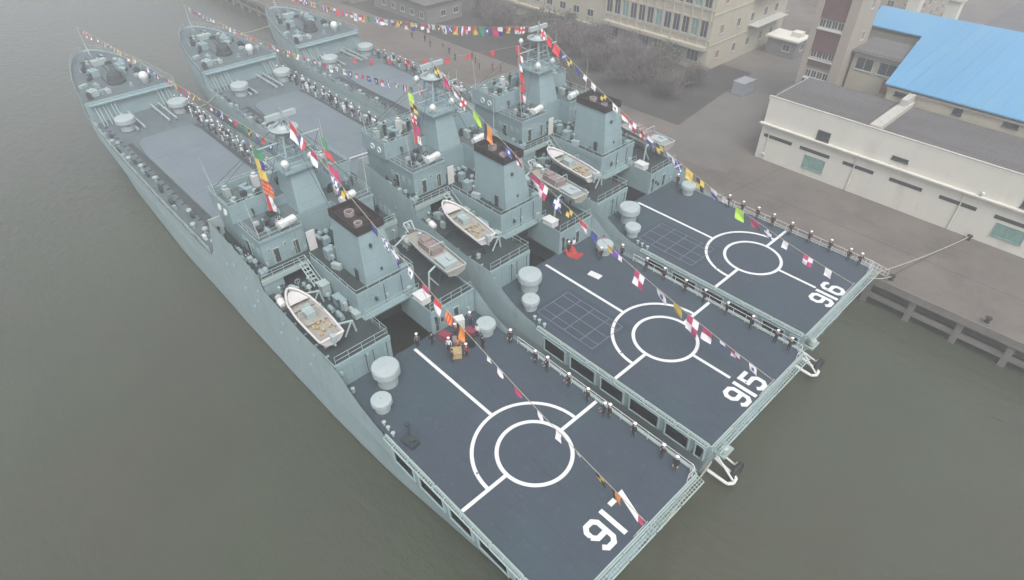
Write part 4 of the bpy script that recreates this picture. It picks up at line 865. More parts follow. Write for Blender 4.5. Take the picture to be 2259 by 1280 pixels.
def person_meshes(pose):
    S = {}
    arms = []; hands = []; legs = []
    for s_ in (1, -1):
        if pose == 'attention': el = (-.03, s_*.26, 1.13); wr = (.02, s_*.255, .88)
        elif pose == 'rail': el = (.06, s_*.27, 1.16); wr = (.30, s_*.20, 1.05)
        else: el = (-.08, s_*.28, 1.15); wr = (-.12, s_*.08, .98)
        sh = (0, s_*.185, 1.42); arms.append([((0, 0, 1.38), (.12, .15)), (sh, .065), (el, .052), (wr, .04)])
        d = Vector(wr)-Vector(el); d.normalize(); w_ = Vector(wr); pm = w_+d*.09
        sd_ = Vector((0, 0, 1)).cross(d); sd_ = sd_.normalized() if sd_.length > .1 else Vector((1, 0, 0))
        if abs(d.z) > .7: sd_ = Vector((1, 0, 0))
        hands.append([(tuple(el), .038), (tuple(w_), .028), (tuple(pm), (.035, .016))])
        for q, ln in ((-.03, .065), (-.01, .08), (.01, .075), (.03, .06)):
            a_ = pm+sd_*q*.6; c_ = pm+sd_*q+d*.03; e_ = c_+d*ln+Vector((0, -s_*.012, 0)); hands.append([(tuple(pm), (.035, .016)), (tuple(c_), .009), (tuple(e_), .008)])
        th = w_+d*.03; hands.append([(tuple(w_), .028), (tuple(th+sd_*.04), .011), (tuple(th+sd_*.055+d*.035), .009)])
        k = .03 if pose == 'rail' else 0
        legs.append([((0, 0, .93), (.10, .14)), ((0, s_*.09, .86), .088), ((.01+k, s_*.105, .5), .062), ((-.01, s_*.11, .1), .045), ((.14, s_*.125, .04), .035)])
    S['jacket'] = ([[((0, 0, .84), (.135, .17)), ((0, 0, 1.1), (.115, .145)), ((0, 0, 1.38), (.12, .15)), ((0, 0, 1.49), .06)]]+arms)
    S['trousers'] = legs
    S['body'] = [[((0, 0, .95), (.10, .13)), ((0, 0, 1.2), (.09, .12)), ((0, 0, 1.42), (.09, .11)), ((.0, 0, 1.53), .05), ((.015, 0, 1.62), (.082, .075)), ((.01, 0, 1.72), (.088, .075)), ((0, 0, 1.78), (.06, .055))], [((.015, 0, 1.62), (.082, .075)), ((.1, 0, 1.645), .014)]]
    for s_ in (1, -1):
        S['body'].append([((0, 0, 1.42), (.09, .11)), ((0, s_*.18, 1.41), .045)]); S['body'].append([((.01, 0, 1.72), (.088, .075)), ((0, s_*.085, 1.66), .014)])
        S['body'].append([((0, 0, .95), (.10, .13)), ((0, s_*.09, .86), .06), ((.01, s_*.105, .5), .045), ((-.01, s_*.11, .12), .035), ((.12, s_*.125, .045), .025)])
    for h_ in hands:
        S['body'].append(h_)
    for a_ in arms: S['body'].append([((0, a_[1][0][1]*.973, 1.41), .045), (a_[2][0], .038)])
    return S
PM = {}
for pose in ('attention', 'rail', 'ease'):
    S = person_meshes(pose); PM[pose] = {}
    for nm, ch in S.items(): PM[pose][nm] = ch
MESH = {}
def get_mesh(pose, part, mt):
    key = (pose, part, mt.name)
    if key not in MESH:
        base = (pose, part)
        if base not in MESH: MESH[base] = skinned(part, PM[pose][part], mt, 1)
        me = MESH[base].copy(); me.materials.clear(); me.materials.append(mt); MESH[key] = me
    return MESH[key]
def capm(kind):
    if ('cap', kind) in MESH: return MESH[('cap', kind)]
    b = MB(); b.smooth = False
    if kind == 'cap': b.lathe((.0, 0, 1.74), [(.1, 0), (.105, .05), (.15, .08), (.145, .11), (.02, .125)], 16); b.cur = 1; b.prism([(.08, -.07), (.15, -.04), (.165, 0), (.15, .04), (.08, .07)], 1.735, 1.75)
    else: b.smooth = True; b.lathe((0, 0, 1.63), [(.08, 0), (.1, .06), (.098, .13), (.07, .18), (.01, .195)], 14)
    o = b.build('cap', [CAPM, SOOT] if kind == 'cap' else [HAIR]); me = o.data; bpy.data.objects.remove(o); MESH[('cap', kind)] = me; return me
ORNG = mat('orange_vest', (.5, .14, .02), .8, var=.1, vscale=6); GREYC = mat('grey_coat', (.10, .10, .11), .9, var=.2, vscale=6); MAROON = mat('maroon_coat', (.20, .03, .05), .9, var=.2, vscale=6)
def person(loc, rz, pose, lab, grp, top=None, low=None, cap='cap', sc=1.0):
    top = top or CLOTH; low = low or CLOTH
    t = empty('person', loc, rz); t.scale = (sc,)*3; tag(t, lab, 'person', grp)
    for part, mt in (('body', SKIN), ('jacket', top), ('trousers', low)):
        o = bpy.data.objects.new(part, get_mesh(pose, part, mt)); col.objects.link(o); o.parent = t
    o = bpy.data.objects.new('cap' if cap == 'cap' else 'hair', capm(cap)); col.objects.link(o); o.parent = t
    return t
LINES = {'917': [(20.0, -7.35), (16.4, -7.2), (14.9, -7.3), (12.2, -7.3), (9.8, -7.2), (7.75, -7.05), (7.3, -7.2), (4.6, -7.2), (1.6, -7.1), (.2, -7.0)],
         '915': [(20.8, -7.3), (17.3, -7.3), (14.9, -7.3), (12.1, -7.3), (9.7, -7.3), (7.0, -7.3), (4.1, -7.2), (1.4, -7.2), (-.1, -7.1)],
         '916': [(17.2, -7.3), (15.2, -7.3), (13.1, -7.3), (11.0, -7.3), (8.6, -7.3), (6.2, -7.3), (3.7, -7.2), (1.4, -7.2), (.1, -7.1)]}
for k, L_ in LINES.items():
    L2 = sorted(L_)
    for i, (x, y) in enumerate(L2):
        x = max(x, -.4)
        person(W(k, x, y, 8.0), R(90) + R(random.uniform(-35, 35)), random.choice(['attention', 'ease', 'rail']), 'sailor in navy and white cap, %s from the stern on the %s ship helideck' % (ORD[i], SN[k]), 'sailors lining the %s helideck' % k, sc=random.uniform(.97, 1.08))
rn = random.Random(11)
for k, n in (('917', 40), ('915', 40), ('916', 34)):
    for i in range(n):
        row = i % 2; x = 56+i*1.17+rn.uniform(-.3, .3); y = -6.6+row*.9+rn.uniform(-.15, .15)
        top = WCLOTH if rn.random() < .32 else CLOTH
        person(W(k, x, y, 8.0), R(90 if rn.random() < .8 else -60)+rn.uniform(-.4, .4), rn.choice(['attention', 'ease']), 'sailor in %s, %s forward from the bridge on the %s ship fore deck' % ('white' if top is WCLOTH else 'navy', ORD[min(i, 39)], SN[k]), 'sailors ranked on the %s fore deck' % k, top=top, low=CLOTH if rn.random() < .8 else WCLOTH)
# visitors and crew by the superstructures
for i, (k, x, y, top, lab) in enumerate([('917', 24.5, -4.0, MAROON, 'person in maroon coat beside the starboard deckhouse of 917'), ('917', 22.8, -3.0, ORNG, 'person in orange vest at the pile of gear on the 917 helideck'), ('917', 24.8, -6.2, GREYC, 'person in grey coat by the starboard ventilator of 917'), ('917', 21.4, -4.9, CLOTH, 'person in dark clothes at the edge of the gear pile on 917'), ('917', 23.4, -2.3, WCLOTH, 'person in white shirt at the gear pile on the 917 helideck'),
    ('917', 25.2, -1.6, CLOTH, 'person in dark clothes in the passage mouth of the outer ship'), ('917', 21.6, -3.0, MAROON, 'person in maroon at the aft side of the gear pile'), ('917', 23.0, -5.6, WCLOTH, 'person in white between gear pile and starboard ventilator of the outer ship'), ('917', 26.0, -.4, GREYC, 'person in grey in the dark passage of the outer ship'), ('917', 22.0, -1.6, CLOTH, 'person in dark clothes left of the yellow crate'),
    ('915', 25.6, -3.4, CLOTH, 'person in dark clothes at the deckhouse corner of 915 beside red cloth'), ('915', 25.7, -4.4, WCLOTH, 'person in white at the deckhouse door of 915 beside red cloth'), ('915', 22.2, -5.2, CLOTH, 'person in navy beside the starboard ventilator of 915'), ('915', 23.6, -7.2, MAROON, 'person in maroon coat behind the starboard ventilator of 915'), ('916', 25, -7.2, CLOTH, 'person in navy by the starboard ventilator of 916')]):
    person(W(k, x, y, 8.0), rn.uniform(0, 6), 'attention', lab, 'crew by the deckhouses', top=top, cap='hair' if i % 2 else 'cap')
for i, (k, x, y, z) in enumerate([('915', 49.4, 4.6, 17.4), ('915', 48.2, 1.9, 17.4), ('916', 49.6, 1.0, 17.4), ('916', 49.4, -1.4, 17.4), ('916', 49.3, 4.2, 17.4), ('917', 49.2, -1.5, 17.4)]):
    person(W(k, x, y, z), R(0), 'attention', 'dark clad crewman on the %s ship bridge roof, %s' % (SN[k], ['beside the port searchlight', 'just port of the mast', 'just port of the centre box', 'starboard of the centre box', 'beside the port searchlight of that bridge', 'starboard of the mast'][i]), 'crew on the bridge roofs', cap='hair')
for i, (x, y) in enumerate([(89.6, -62.8), (84, -62.6), (82.1, -63.2), (80.9, -71.0), (72.5, -71.2), (86.5, -61.2), (92.1, -64.0), (94.0, -60.8), (98, -62.4), (101, -63.1), (104.5, -62.2), (108, -63.4), (112, -62.7), (77.4, -62.0), (70.1, -63.6)]):
    person((x, y, QZ), rn.uniform(0, 6), rn.choice(['attention', 'rail']), 'person in %s standing on the quay behind 916, %s along the row' % ('maroon' if i % 4 == 1 else 'dark clothes', ORD[i]), 'people on the quay', top=MAROON if i % 4 == 1 else CLOTH, cap='hair')

# gear on the helidecks
rn = random.Random(21)
for i, (x, y, dx, dy, dz, mt, nm, lab, cat) in enumerate([
    (24.9, -3.0, 1.1, .8, .8, MAROON, 'crate', 'maroon crate against the starboard deckhouse of 917', 'crate'), (23.6, -3.7, 1.2, .9, .6, PINK, 'crate', 'pale red crate in the gear pile on 917', 'crate'),
    (22.4, -2.4, 1.0, 1.0, .7, YELLOW, 'crate', 'yellow crate at the aft port side of the gear pile on 917', 'crate'), (22.6, -4.3, .9, .7, .9, HAIR, 'crate', 'black crate in the middle of the gear pile on 917', 'crate'),
    (23.7, -5.3, 1.0, .7, .7, MAROON, 'crate', 'maroon crate nearest the starboard ventilator of 917', 'crate'), (25.3, -5.2, .9, .8, 1.3, WHITE, 'crate', 'tall white box standing against the starboard deckhouse of 917', 'box')]):
    t = empty(nm, W('917', x, y, 8.0), rn.uniform(0, 1.5)); tag(t, lab, cat, 'gear piled on the 917 helideck')
    b = MB(); b.box(-dx/2, dx/2, -dy/2, dy/2, .06, dz); b.box(-dx/2+.1, dx/2-.1, -dy/2+.1, -dy/2+.2, 0.005, .06); b.box(-dx/2+.1, dx/2-.1, dy/2-.2, dy/2-.1, .005, .06); b.build('crate_body', mt, t)
    b = MB(); b.box(-dx/2-.03, dx/2+.03, -dy/2-.03, dy/2+.03, dz, dz+.06); b.build('lid', mt, t)
b = MB(); P = []; F = []
for j in range(9):
    for i in range(9):
        u, v = i/8, j/8; z = .02+1.5*max(0, 1-2.2*u)+.12*math.sin(7*u+4*v)+.1*math.sin(11*v); P.append((25.9-1.7*u, -4.6+1.5*v+.2*math.sin(5*u), 8.0+max(.03, z*.55)))
for j in range(8):
    for i in range(8): F.append((j*9+i, j*9+i+1, (j+1)*9+i+1, (j+1)*9+i))
b.smooth = True; b.add(P, F); o = b.build('red_cloth', mat('red_cloth', (.30, .03, .025), .9, var=.25, vscale=2), None, W('915', 0, 0, 0)); tag(o, 'large red cloth heaped on the 915 helideck against the starboard deckhouse', 'cloth')
b = MB(); P = [(23.2+.8*math.cos(a)*rr, -7.5+.6*math.sin(a)*rr, 8.02+.5*(1-rr)+.06*math.sin(a*3)) for rr in (.02, .5, 1) for a in [k*math.pi/5 for k in range(10)]]
b.add([(x-1.5, y, z) for x, y, z in P], [(r*10+k, r*10+(k+1) % 10, (r+1)*10+(k+1) % 10, (r+1)*10+k) for r in (0, 1) for k in range(10)]+[list(range(10))]); o = b.build('purple_cloth', mat('purple_cloth', (.10, .05, .28), .9), None, W('915', 0, 0, 0)); tag(o, 'small purple cloth bundle by the starboard rail of 915', 'cloth')
t = empty('white_board', W('915', 20.8, -2.6, 8.0), R(8)); tag(t, 'white rectangular board lying flat on the 915 helideck', 'board'); b = MB(); b.box(-.75, .75, -.42, .42, .01, .08); b.build('board_panel', WHITE, t)
# slung white spar on the fore deck of 915
b = MB(); b.tube((-.2, -2.6, .35), (.2, 2.6, .45), .1, 6); b.tube((-.2, -2.6, .02), (-.2, -2.6, .35), .07, 5); b.tube((.2, 2.6, .02), (.2, 2.6, .4), .07, 5)
tag(b.build('spar', WHITE, None, W('915', 62.5, .5, 8.28)), 'white spar lying across the hatch cover of the 915 ship', 'spar')

# ================================================================== BUILDINGS
CREAM = mat('cream_render', (.38, .355, .28), .85, rust=.3, var=.06, vscale=.3, dirt=.5, dirtc=(.23, .21, .17), dscale=.35, stretch=(1, 1, .3), dlo=.52)
WHITEW = mat('white_wall', (.56, .55, .49), .85, rust=.18, var=.05, vscale=.25, dirt=.45, dirtc=(.36, .34, .28), dscale=.3, stretch=(1, 1, .3), dlo=.53)
TAN = mat('tan_render', (.30, .265, .22), .85, var=.08, vscale=.4, dirt=.5, dirtc=(.18, .155, .125), dscale=.4, stretch=(1, 1, .3))
ROOFG = mat('grey_roof', (.105, .10, .102), .9, var=.25, vscale=.5, dirt=.7, dirtc=(.05, .06, .042), dscale=.25, stretch=(.25, 1.6, 1), dlo=.47)
BLUE = mat('blue_roof_sheet', (.085, .25, .42), .5, var=.08, vscale=.1, dirt=.6, dirtc=(.14, .28, .38), dscale=.15, dlo=.48, stretch=(1, .25, 1))
GLASS = mat('window_glass', (.03, .04, .045), .2, var=.4, vscale=1)
GRNW = mat('green_glazing', (.15, .27, .24), .35, var=.25, vscale=2)
FRAME = mat('window_frame', (.42, .43, .41), .6, var=.06)
BRICK = mat('maroon_tile', (.10, .042, .04), .8, var=.2, vscale=2)
RUST = mat('rust_door', (.22, .09, .04), .85, var=.3, vscale=2)
def window(parent, c, w_, h_, face, nx=2, ny=1, glass=None, fr=None):
    # face 'y+' looks towards +y, 'x-' looks towards -x
    b = MB(); t_ = .07
    def pb(u0, u1, z0, z1, d0, d1):
        if face == 'y+': b.box(c[0]+u0, c[0]+u1, c[1]+d0, c[1]+d1, c[2]+z0, c[2]+z1)
        else: b.box(c[0]-d1, c[0]-d0, c[1]+u0, c[1]+u1, c[2]+z0, c[2]+z1)
    pb(-w_/2, -w_/2+t_, 0, h_, .003, .09); pb(w_/2-t_, w_/2, 0, h_, .003, .09); pb(-w_/2+t_, w_/2-t_, 0, t_, .003, .09); pb(-w_/2+t_, w_/2-t_, h_-t_, h_, .003, .09)
    for i in range(1, nx): u = -w_/2+w_*i/nx; pb(u-.03, u+.03, t_, h_-t_, .003, .08)
    pb(-w_/2-.08, w_/2+.08, -.1, 0, .003, .16)
    f = b.build('window', fr or FRAME, parent); b = MB(); pb(-w_/2+t_, w_/2-t_, t_, h_-t_, .003, .03); b.build('pane', glass or GLASS, f); return f
# long white warehouse along the quay
GREYP = mat('grey_parapet', (.38, .37, .34), .9, var=.12, vscale=.8, dirt=.5, dirtc=(.2, .19, .16), dscale=.7)
wh = empty('warehouse', (0, -68, QZ)); tag(wh, 'long low white warehouse with dark slot windows along the quay, grey roof behind', 'warehouse')
def WM(): return MB()
b = MB(); b.box(-70, 27, -12.5, 0, 0, 9.6); b.box(-70, 27.15, -.25, .02, 9.6, 10.0); b.build('wall', WHITEW, wh)
b = MB(); b.box(-70, 27.2, -.32, .06, 10.0, 10.1); b.build('coping', GREYP, wh)
b = MB(); b.box(-70, 27.4, .02, .55, 5.75, 5.95); b.box(-70, 27.3, .02, .22, 5.5, 5.75); b.build('ledge', WHITEW, wh)
b = MB(); b.box(-70, 26.9, -12.4, -.3, 9.605, 9.64)
for k in range(24): b.box(-70, 26.8, -12.2+k*.5, -12.12+k*.5, 9.64, 9.68)
b.build('roof', ROOFG, wh)
b = MB(); b.box(10.9, 12.4, -12.4, -.3, 9.64, 10.35); b.box(11.2, 12.1, -12.9, -9.5, 10.35, 11.3); b.build('fire_wall', GREYP, wh)
for x0, x1 in ((21.8, 26.4), (15.9, 20.5), (9.5, 13.9), (3.0, 7.3), (-3.7, .8), (-10.2, -5.8), (-16.6, -12.3), (-23, -18.7)):
    b = MB(); b.box(x0, x1, .002, .05, 3.75, 4.25); b.build('slot_window', DARK, wh)
window(wh, (17.8, .0, 1.3), 3.2, 1.9, 'y+', 3, glass=GRNW, fr=GRNW); window(wh, (-8.1, 0, 1.5), 3.4, 1.8, 'y+', 3, glass=GRNW, fr=GRNW)
window(wh, (17.7, 0, 5.98), 1.9, 1.5, 'y+', 2, fr=SHADE); window(wh, (7.0, 0, 6.85), 2.1, .5, 'y+', 2, fr=SHADE); window(wh, (-8.6, 0, 6.2), 1.9, 1.5, 'y+', 2, fr=SHADE)
b = MB()
for x in (25.6, 12.2, -1.8): b.tube((x, .12, .1), (x, .12, 5.5), .07, 5)
b.tube((25.9, .3, 1.2), (25.2, .3, 1.0), .1, 5); b.build('drain_pipe', WHITEW, wh)
b = MB(); b.lathe((-3.5, .25, 5.95), [(.1, 0), (.1, .3), (.22, .35), (.22, .6)], 8); b.build('wall_lamp', WHITE, wh)
# low annex left of the firewall by the tower
an = empty('annex', (0, 0, QZ)); tag(an, 'low annex with dark ribbed roof at the foot of the tan tower', 'building')
b = MB(); b.box(15.7, 31.5, -88.2, -80.6, 0, 5.2); b.build('wall', TAN, an)
b = MB(); b.box(15.6, 31.8, -88.3, -80.55, 5.2, 5.4)
for k in range(10): b.box(15.8+k*1.6, 15.95+k*1.6, -88.2, -80.6, 5.4, 5.52)
b.box(17, 30, -82.5, -82.2, 5.4, 5.9); b.build('roof', ROOFG, an)
# blue roofed hall
ha = empty('hall', (0, 0, QZ)); tag(ha, 'large cream hall with a bright blue sheet metal roof behind the white warehouse', 'hall')
b = MB(); b.box(-75, 15.2, -110, -81, 0, 11.3); b.box(15.2, 27.5, -110, -102, 0, 12.5); b.build('wall', CREAM, ha)
def rz_(y): return 11.75+(-80.6-y)*.085
b = MB(); L3 = [(-76, -80.6), (15.8, -80.6), (18.6, -101), (28.0, -101), (29.5, -111), (-76, -114)]
P = [(x, y, rz_(y)) for x, y in L3]+[(x, y, rz_(y)-.18) for x, y in L3]
b.add(P, [(5, 4, 3, 2, 1, 0), (6, 7, 8, 9, 10, 11)]+[(i, (i+1) % 6, 6+(i+1) % 6, 6+i) for i in range(6)])
for k in range(46):
    x = -75+k*2.0; b.tube((x, -80.65, rz_(-80.65)+.02), (x, -110.9, rz_(-110.9)+.02), .04, 4)
b.build('roof', BLUE, ha)
for x in (13.2, 5.4, -1.2, -9): window(ha, (x, -81, 10.3 if x != 5.4 else 10.0), 1.9 if x != 5.4 else 1.2, .9 if x != 5.4 else 1.2, 'y+', 3, fr=SHADE)
b = MB(); b.box(-75, 15.4, -81.0, -80.75, 11.0, 11.3); b.build('gutter', TAN, ha)
# small tan building in the notch of the blue roof
sb_ = empty('small_building', (0, 0, QZ)); tag(sb_, 'small tan building with a flat dark-edged roof between the tower and the blue roof', 'building')
b = MB(); b.box(16.9, 25.0, -99.5, -91.5, 0, 11.6); b.build('wall', CREAM, sb_)
b = MB(); b.box(16.1, 25.6, -100.2, -90.8, 11.6, 11.95); b.box(16.6, 25.1, -99.7, -91.3, 11.95, 12.05); b.build('roof', ROOFG, sb_)
window(sb_, (19.2, -91.5, 9.0), 2.8, 2.0, 'y+', 2); window(sb_, (22.9, -91.5, 9.0), 2.8, 2.0, 'y+', 2)
b = MB(); b.box(16.83, 16.9, -95, -93.8, 7.2, 9.6); b.box(18.2, 19.2, -91.5, -91.43, 6.2, 8.5); b.build('door', RUST, sb_)
# tower
tw = empty('tower', (0, 0, QZ)); tag(tw, 'tall narrow tan tower with maroon tile panels and white-framed window bands', 'tower')
b = MB(); b.box(25.4, 32.2, -96.5, -88.9, 0, 28); b.box(31.2, 32.2, -88.9, -88.4, 0, 28); b.box(25.4, 27.0, -88.9, -88.4, 0, 28); b.build('wall', TAN, tw)
for z0, z1 in ((3.0, 6.0), (8.6, 9.9), (11.0, 14.6), (16.4, 20.2), (22, 25.5)):
    b = MB(); b.box(27.0, 31.2, -88.9, -88.62, z0, z1); b.build('tile_panel', BRICK, tw)
for z in (6.6, 9.95, 14.9, 20.6, 25.8):
    for i in range(4): window(tw, (27.6+i*1.02, -88.9, z), .95, 1.25, 'y+', 2)
    b = MB(); b.box(27.0, 31.2, -88.95, -88.35, z-.35, z-.12); b.build('balcony_slab', FRAME, tw)
for z in (8, 13, 18): window(tw, (25.4, -93.5, z), 1.0, 1.4, 'x-', 2)
# big cream building
cb = empty('cream_building', (0, 0, QZ)); tag(cb, 'large multi-storey cream building with tall windows above the bare trees', 'building')
X0, X1 = 53.2, 128
b = MB(); b.box(X0, X1, -124, -93.4, 0, 22); b.box(X0+.4, 80.0, -93.4, -92.2, 4.3, 5.0); b.box(80.0, X1, -93.4, -92.6, 2.6, 3.1)
for x in [53.8+2.2*k for k in range(13)]: b.box(x-.16, x+.16, -93.4, -93.1, 5.0, 22)
for z in (6.2, 9.95, 11.9, 15.1, 16.9, 20): b.box(X0, 80.2, -93.4, -93.2, z-.15, z+.15)
b.box(X0-.2, X1, -93.5, -93.1, 21.6, 22.3)
for z in (5.0, 10.9, 16.2): b.box(X0-.12, X0, -124, -93.4, z, z+.25)
b.build('wall', CREAM, cb)
for z, h_ in ((6.6, 3.2), (12.2, 2.8), (17.2, 2.6)):
    for i in range(13):
        x = 54.9+i*2.2
        if i == 12: continue
        window(cb, (x, -93.4, z), 1.6, h_, 'y+', 2, glass=GRNW if i % 4 == 1 else None)
for i in range(6): window(cb, (56.5+i*4.2, -93.4, 1.6), 2.8, 2.2, 'y+', 3, glass=GRNW if i % 3 == 1 else None)
for z in (4.5, 9.5, 14.0, 18.2):
    for i in range(10): window(cb, (84.5+i*4.3, -93.4, z), 1.9, 1.6, 'y+', 2)
for z in (2.0, 7.0, 12.6, 17.8):
    for y in (-97.2, -103.5, -109, -114.5, -119): window(cb, (X0, y, z), 1.3, 1.7, 'x-', 2, glass=None if y != -97.2 else RUST)
b = MB()
for z in (6.2, 12.0): b.box(X0-2.2, X0, -121, -108, z, z+.18); b.tube((X0-2.1, -121, z+1.0), (X0-2.1, -108, z+1.0), .05, 4)
b.build('balcony', FRAME, cb)
# rest of the town
def simple(name, lab, x0, x1, y0, y1, z, wm, rm, floors=2, step=4.0, lift=.35):
    t = empty(name, (0, 0, QZ)); tag(t, lab, 'building', 'buildings in the haze behind')
    b = MB(); b.box(x0, x1, y0, y1, 0, z); b.build('wall', wm, t)
    b = MB(); b.box(x0-.5, x1+.5, y0-.5, y1+.5, z, z+lift); b.box(x0+.5, x0+2.5, y0+1, y0+3, z+lift, z+lift+1.0); b.build('roof', rm, t)
    for f in range(floors):
        zz = 1.4+f*3.2
        if zz+1.4 > z: break
        n = int((x1-x0-2)/step)
        for i in range(n): window(t, (x0+2+i*step, y1, zz), 1.6, 1.4, 'y+', 2)
        for i in range(int((y1-y0-2)/step)): window(t, (x0, y0+2+i*step, zz), 1.6, 1.4, 'x-', 2)
GREYW = mat('grey_block_wall', (.16, .155, .15), .9, var=.1, vscale=.3, dirt=.5, dirtc=(.17, .16, .14), dscale=.3)
simple('low_shed', 'low grey shed with a flat roof at the far end of the quay', 117, 140, -82, -71, 4.5, GREYW, ROOFG, 1)
simple('low_shed', 'second grey shed behind the low one at the far end of the quay', 146, 175, -84, -68, 6, GREYW, ROOFG, 1)
simple('grey_block', 'grey-brown block at the top edge behind the blue roof, right of the columns', -30, 16, -160, -128, 9, GREYW, ROOFG, 2)
simple('grey_block', 'grey block at the top edge behind the tan tower', 34, 52, -176, -150, 10, TAN, ROOFG, 2)
simple('white_canopy', 'small pale roofed shed in the lane between cream building and tower', 44.0, 50.5, -118, -113, 3.6, GREYW, WHITEW, 1, 3)
simple('grey_block', 'hazy grey block beyond the cream building', 134, 175, -125, -95, 12, GREYW, ROOFG, 3)
for i, x in enumerate((20.5, 27.2)):
    t = empty('concrete_column', (x, -122, QZ)); tag(t, 'pale concrete column at the top edge behind the blue roof, %s one' % ['right', 'left'][i], 'column', 'columns behind the blue roof')
    b = MB(); b.box(-1.1, 1.1, -1.1, 1.1, 0, 15); b.box(-1.5, 1.5, -1.5, 1.5, 15, 15.6); b.build('column_shaft', WHITEW, t)
# truck
tr = empty('container', (42.0, -89.5, QZ), R(86)); tag(tr, 'small pale grey steel container standing in the lane beside the cream building', 'container')
b = MB(); b.box(-1.9, 1.9, -1.2, 1.2, .12, 2.5)
for k in range(18): b.box(-1.8+k*.21, -1.7+k*.21, 1.2, 1.25, .25, 2.4); b.box(-1.8+k*.21, -1.7+k*.21, -1.25, -1.2, .25, 2.4)
b.box(-1.95, 1.95, -1.27, -1.15, 2.5, 2.6); b.box(-1.95, 1.95, 1.15, 1.27, 2.5, 2.6); b.box(-1.8, 1.8, -1.1, -.9, .0, .12); b.box(-1.8, 1.8, .9, 1.1, .0, .12)
b.build('steel_shell', mat('container_grey', (.24, .26, .29), .6, var=.1, rust=.7), tr)
b = MB()
for y in (-.6, .6): b.box(-1.98, -1.9, y-.55, y+.55, .2, 2.4); b.tube((-2.03, y, .3), (-2.03, y, 2.3), .03, 5)
b.build('door', mat('container_grey', (.24, .26, .29)), tr)

# ================================================================== TREES
BARK = mat('bark', (.10, .085, .075), .95, var=.25, vscale=3)
TWIG = [mat('bare_twig', (.11, .092, .082), .95, var=.35, vscale=1.2), mat('olive_leaf', (.075, .085, .058), .9, var=.4, vscale=1.0), mat('grey_twig', (.13, .113, .118), .95, var=.3, vscale=1.2)]
def tree(x, y, h_, r_, kind, lab, seed):
    rn = random.Random(seed); t = empty('tree', (x, y, QZ)); tag(t, lab, 'tree', 'trees below the cream building')
    b = MB(); b.tube((0, 0, 0), (.1, 0, h_*.4), .2, 8, .13); tips = []
    for k in range(9):
        a = rn.uniform(0, 6.28); z0 = h_*rn.uniform(.22, .45); e = Vector((math.cos(a)*r_*rn.uniform(.4, .8), math.sin(a)*r_*rn.uniform(.4, .8), h_*rn.uniform(.6, .95)))
        b.tube((.08, 0, z0), e, .08, 5, .02); tips.append(e)
        for q in range(3):
            e2 = e*(.6+.15*q)+Vector((rn.uniform(-1, 1), rn.uniform(-1, 1), rn.uniform(0, .8)))*r_*.3; b.tube(e*(.5+.15*q)+Vector((0, 0, z0*.3)), e2, .04, 4, .012); tips.append(e2)
    b.build('trunk', BARK, t)
    b = MB(); lob = [(rn.choice(tips)+Vector((rn.uniform(-.5, .5), rn.uniform(-.5, .5), rn.uniform(-.5, .4))), rn.uniform(.6, 1.2)*r_*.45) for _ in range(20)]
    n = 3000
    for _ in range(n):
        c, rr = rn.choice(lob); v = Vector((rn.gauss(0, .6), rn.gauss(0, .6), rn.gauss(0, .5)))*rr; p = c+v
        if p.z < h_*.18: p.z = h_*.18+rn.random()*.5
        if kind == 1:
            s_ = rn.uniform(.12, .28); d1 = Vector((rn.uniform(-1, 1), rn.uniform(-1, 1), rn.uniform(-1, 1))).normalized()*s_; d2 = Vector((rn.uniform(-1, 1), rn.uniform(-1, 1), rn.uniform(-1, 1))).normalized()*s_*.8
            b.add([p-d1, p+d2, p+d1, p-d2], [(0, 1, 2, 3)])
        else:
            d1 = (v.normalized()*.6+Vector((rn.uniform(-.6, .6), rn.uniform(-.6, .6), rn.uniform(0, .9)))).normalized()*rn.uniform(.4, .9); d2 = Vector((rn.uniform(-1, 1), rn.uniform(-1, 1), 0)).normalized()*.06
            b.add([p-d1*.3-d2, p-d1*.3+d2, p+d1], [(0, 1, 2)])
    b.build('crown', TWIG[kind], t)
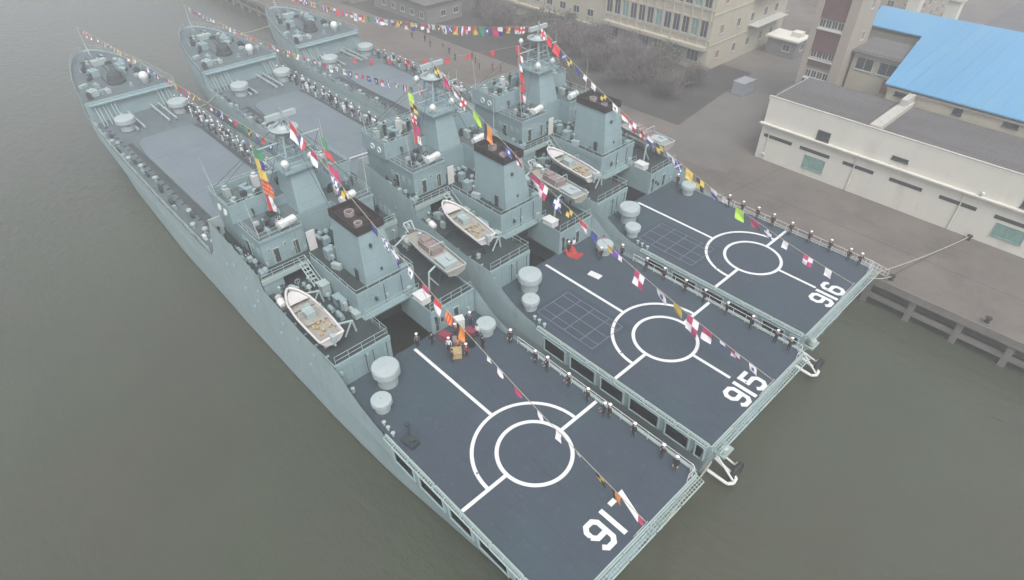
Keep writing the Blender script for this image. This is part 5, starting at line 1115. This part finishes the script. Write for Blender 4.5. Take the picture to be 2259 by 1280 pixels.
tl_ = [(51, -78, 6.2, 3.2, 0), (56, -82.5, 7, 3.4, 1), (60.5, -77.5, 6.5, 3.5, 0), (65.5, -83, 7.2, 3.4, 2), (69.5, -78.5, 6.4, 3.4, 0), (74.5, -83.5, 7, 3.6, 1), (79, -79, 6.6, 3.4, 0), (84, -84, 7.2, 3.6, 2), (89, -79.5, 6.5, 3.4, 0), (94.5, -84, 7, 3.6, 1), (100, -79.5, 6.6, 3.5, 0), (106, -84, 7, 3.6, 2), (60, -88.5, 6.0, 3.0, 1), (69.5, -88.8, 6.2, 3.0, 0), (79, -89, 6.0, 3.2, 2), (90, -89.5, 6.2, 3.2, 1), (112, -86, 6.6, 3.4, 0), (50.5, -86, 5.0, 2.4, 1)]
tl = [(x, y, h*.72, r*1.08, 0 if k == 1 and i % 3 else k) for i, (x, y, h, r, k) in enumerate(tl_)]
kn = ['bare brown tree', 'olive-leaved tree', 'pale grey leafless tree']
rows = {'front': [q for q in tl if q[1] > -81.5], 'middle': [q for q in tl if -87.5 < q[1] <= -81.5], 'back': [q for q in tl if q[1] <= -87.5]}
sd = 0
for rk, L_ in rows.items():
    for i, q in enumerate(sorted(L_)):
        sd += 1; tree(q[0], q[1], q[2], q[3], q[4], '%s, %s from the lane in the %s row below the cream building' % (kn[q[4]], ORD[i], rk), 100+sd)
for i, (x, y, h_, r_) in enumerate([(38, -124, 8, 4), (43, -133, 9, 4.5), (34, -134, 8, 4)]):
    tree(x, y, h_, r_, 1, 'green tree behind the tan tower at the top edge, %s' % ['nearest', 'farthest left', 'directly behind the tower'][i], 300+i)

# ================================================================== HAZE
b = MB(); b.box(-720, 1120, -920, 920, -2.6, 62)
hz = b.build('haze', bpy.data.materials.new('haze')); tag(hz, 'pale river fog', kind='stuff')
hm = hz.data.materials[0]; hm.use_nodes = True; hn = hm.node_tree.nodes; hn.clear()
pv = hn.new('ShaderNodeVolumePrincipled'); pv.inputs['Color'].default_value = (.93, .95, .97, 1); pv.inputs['Density'].default_value = HAZE_D; pv.inputs['Anisotropy'].default_value = .1
ho = hn.new('ShaderNodeOutputMaterial'); hm.node_tree.links.new(pv.outputs[0], ho.inputs['Volume'])
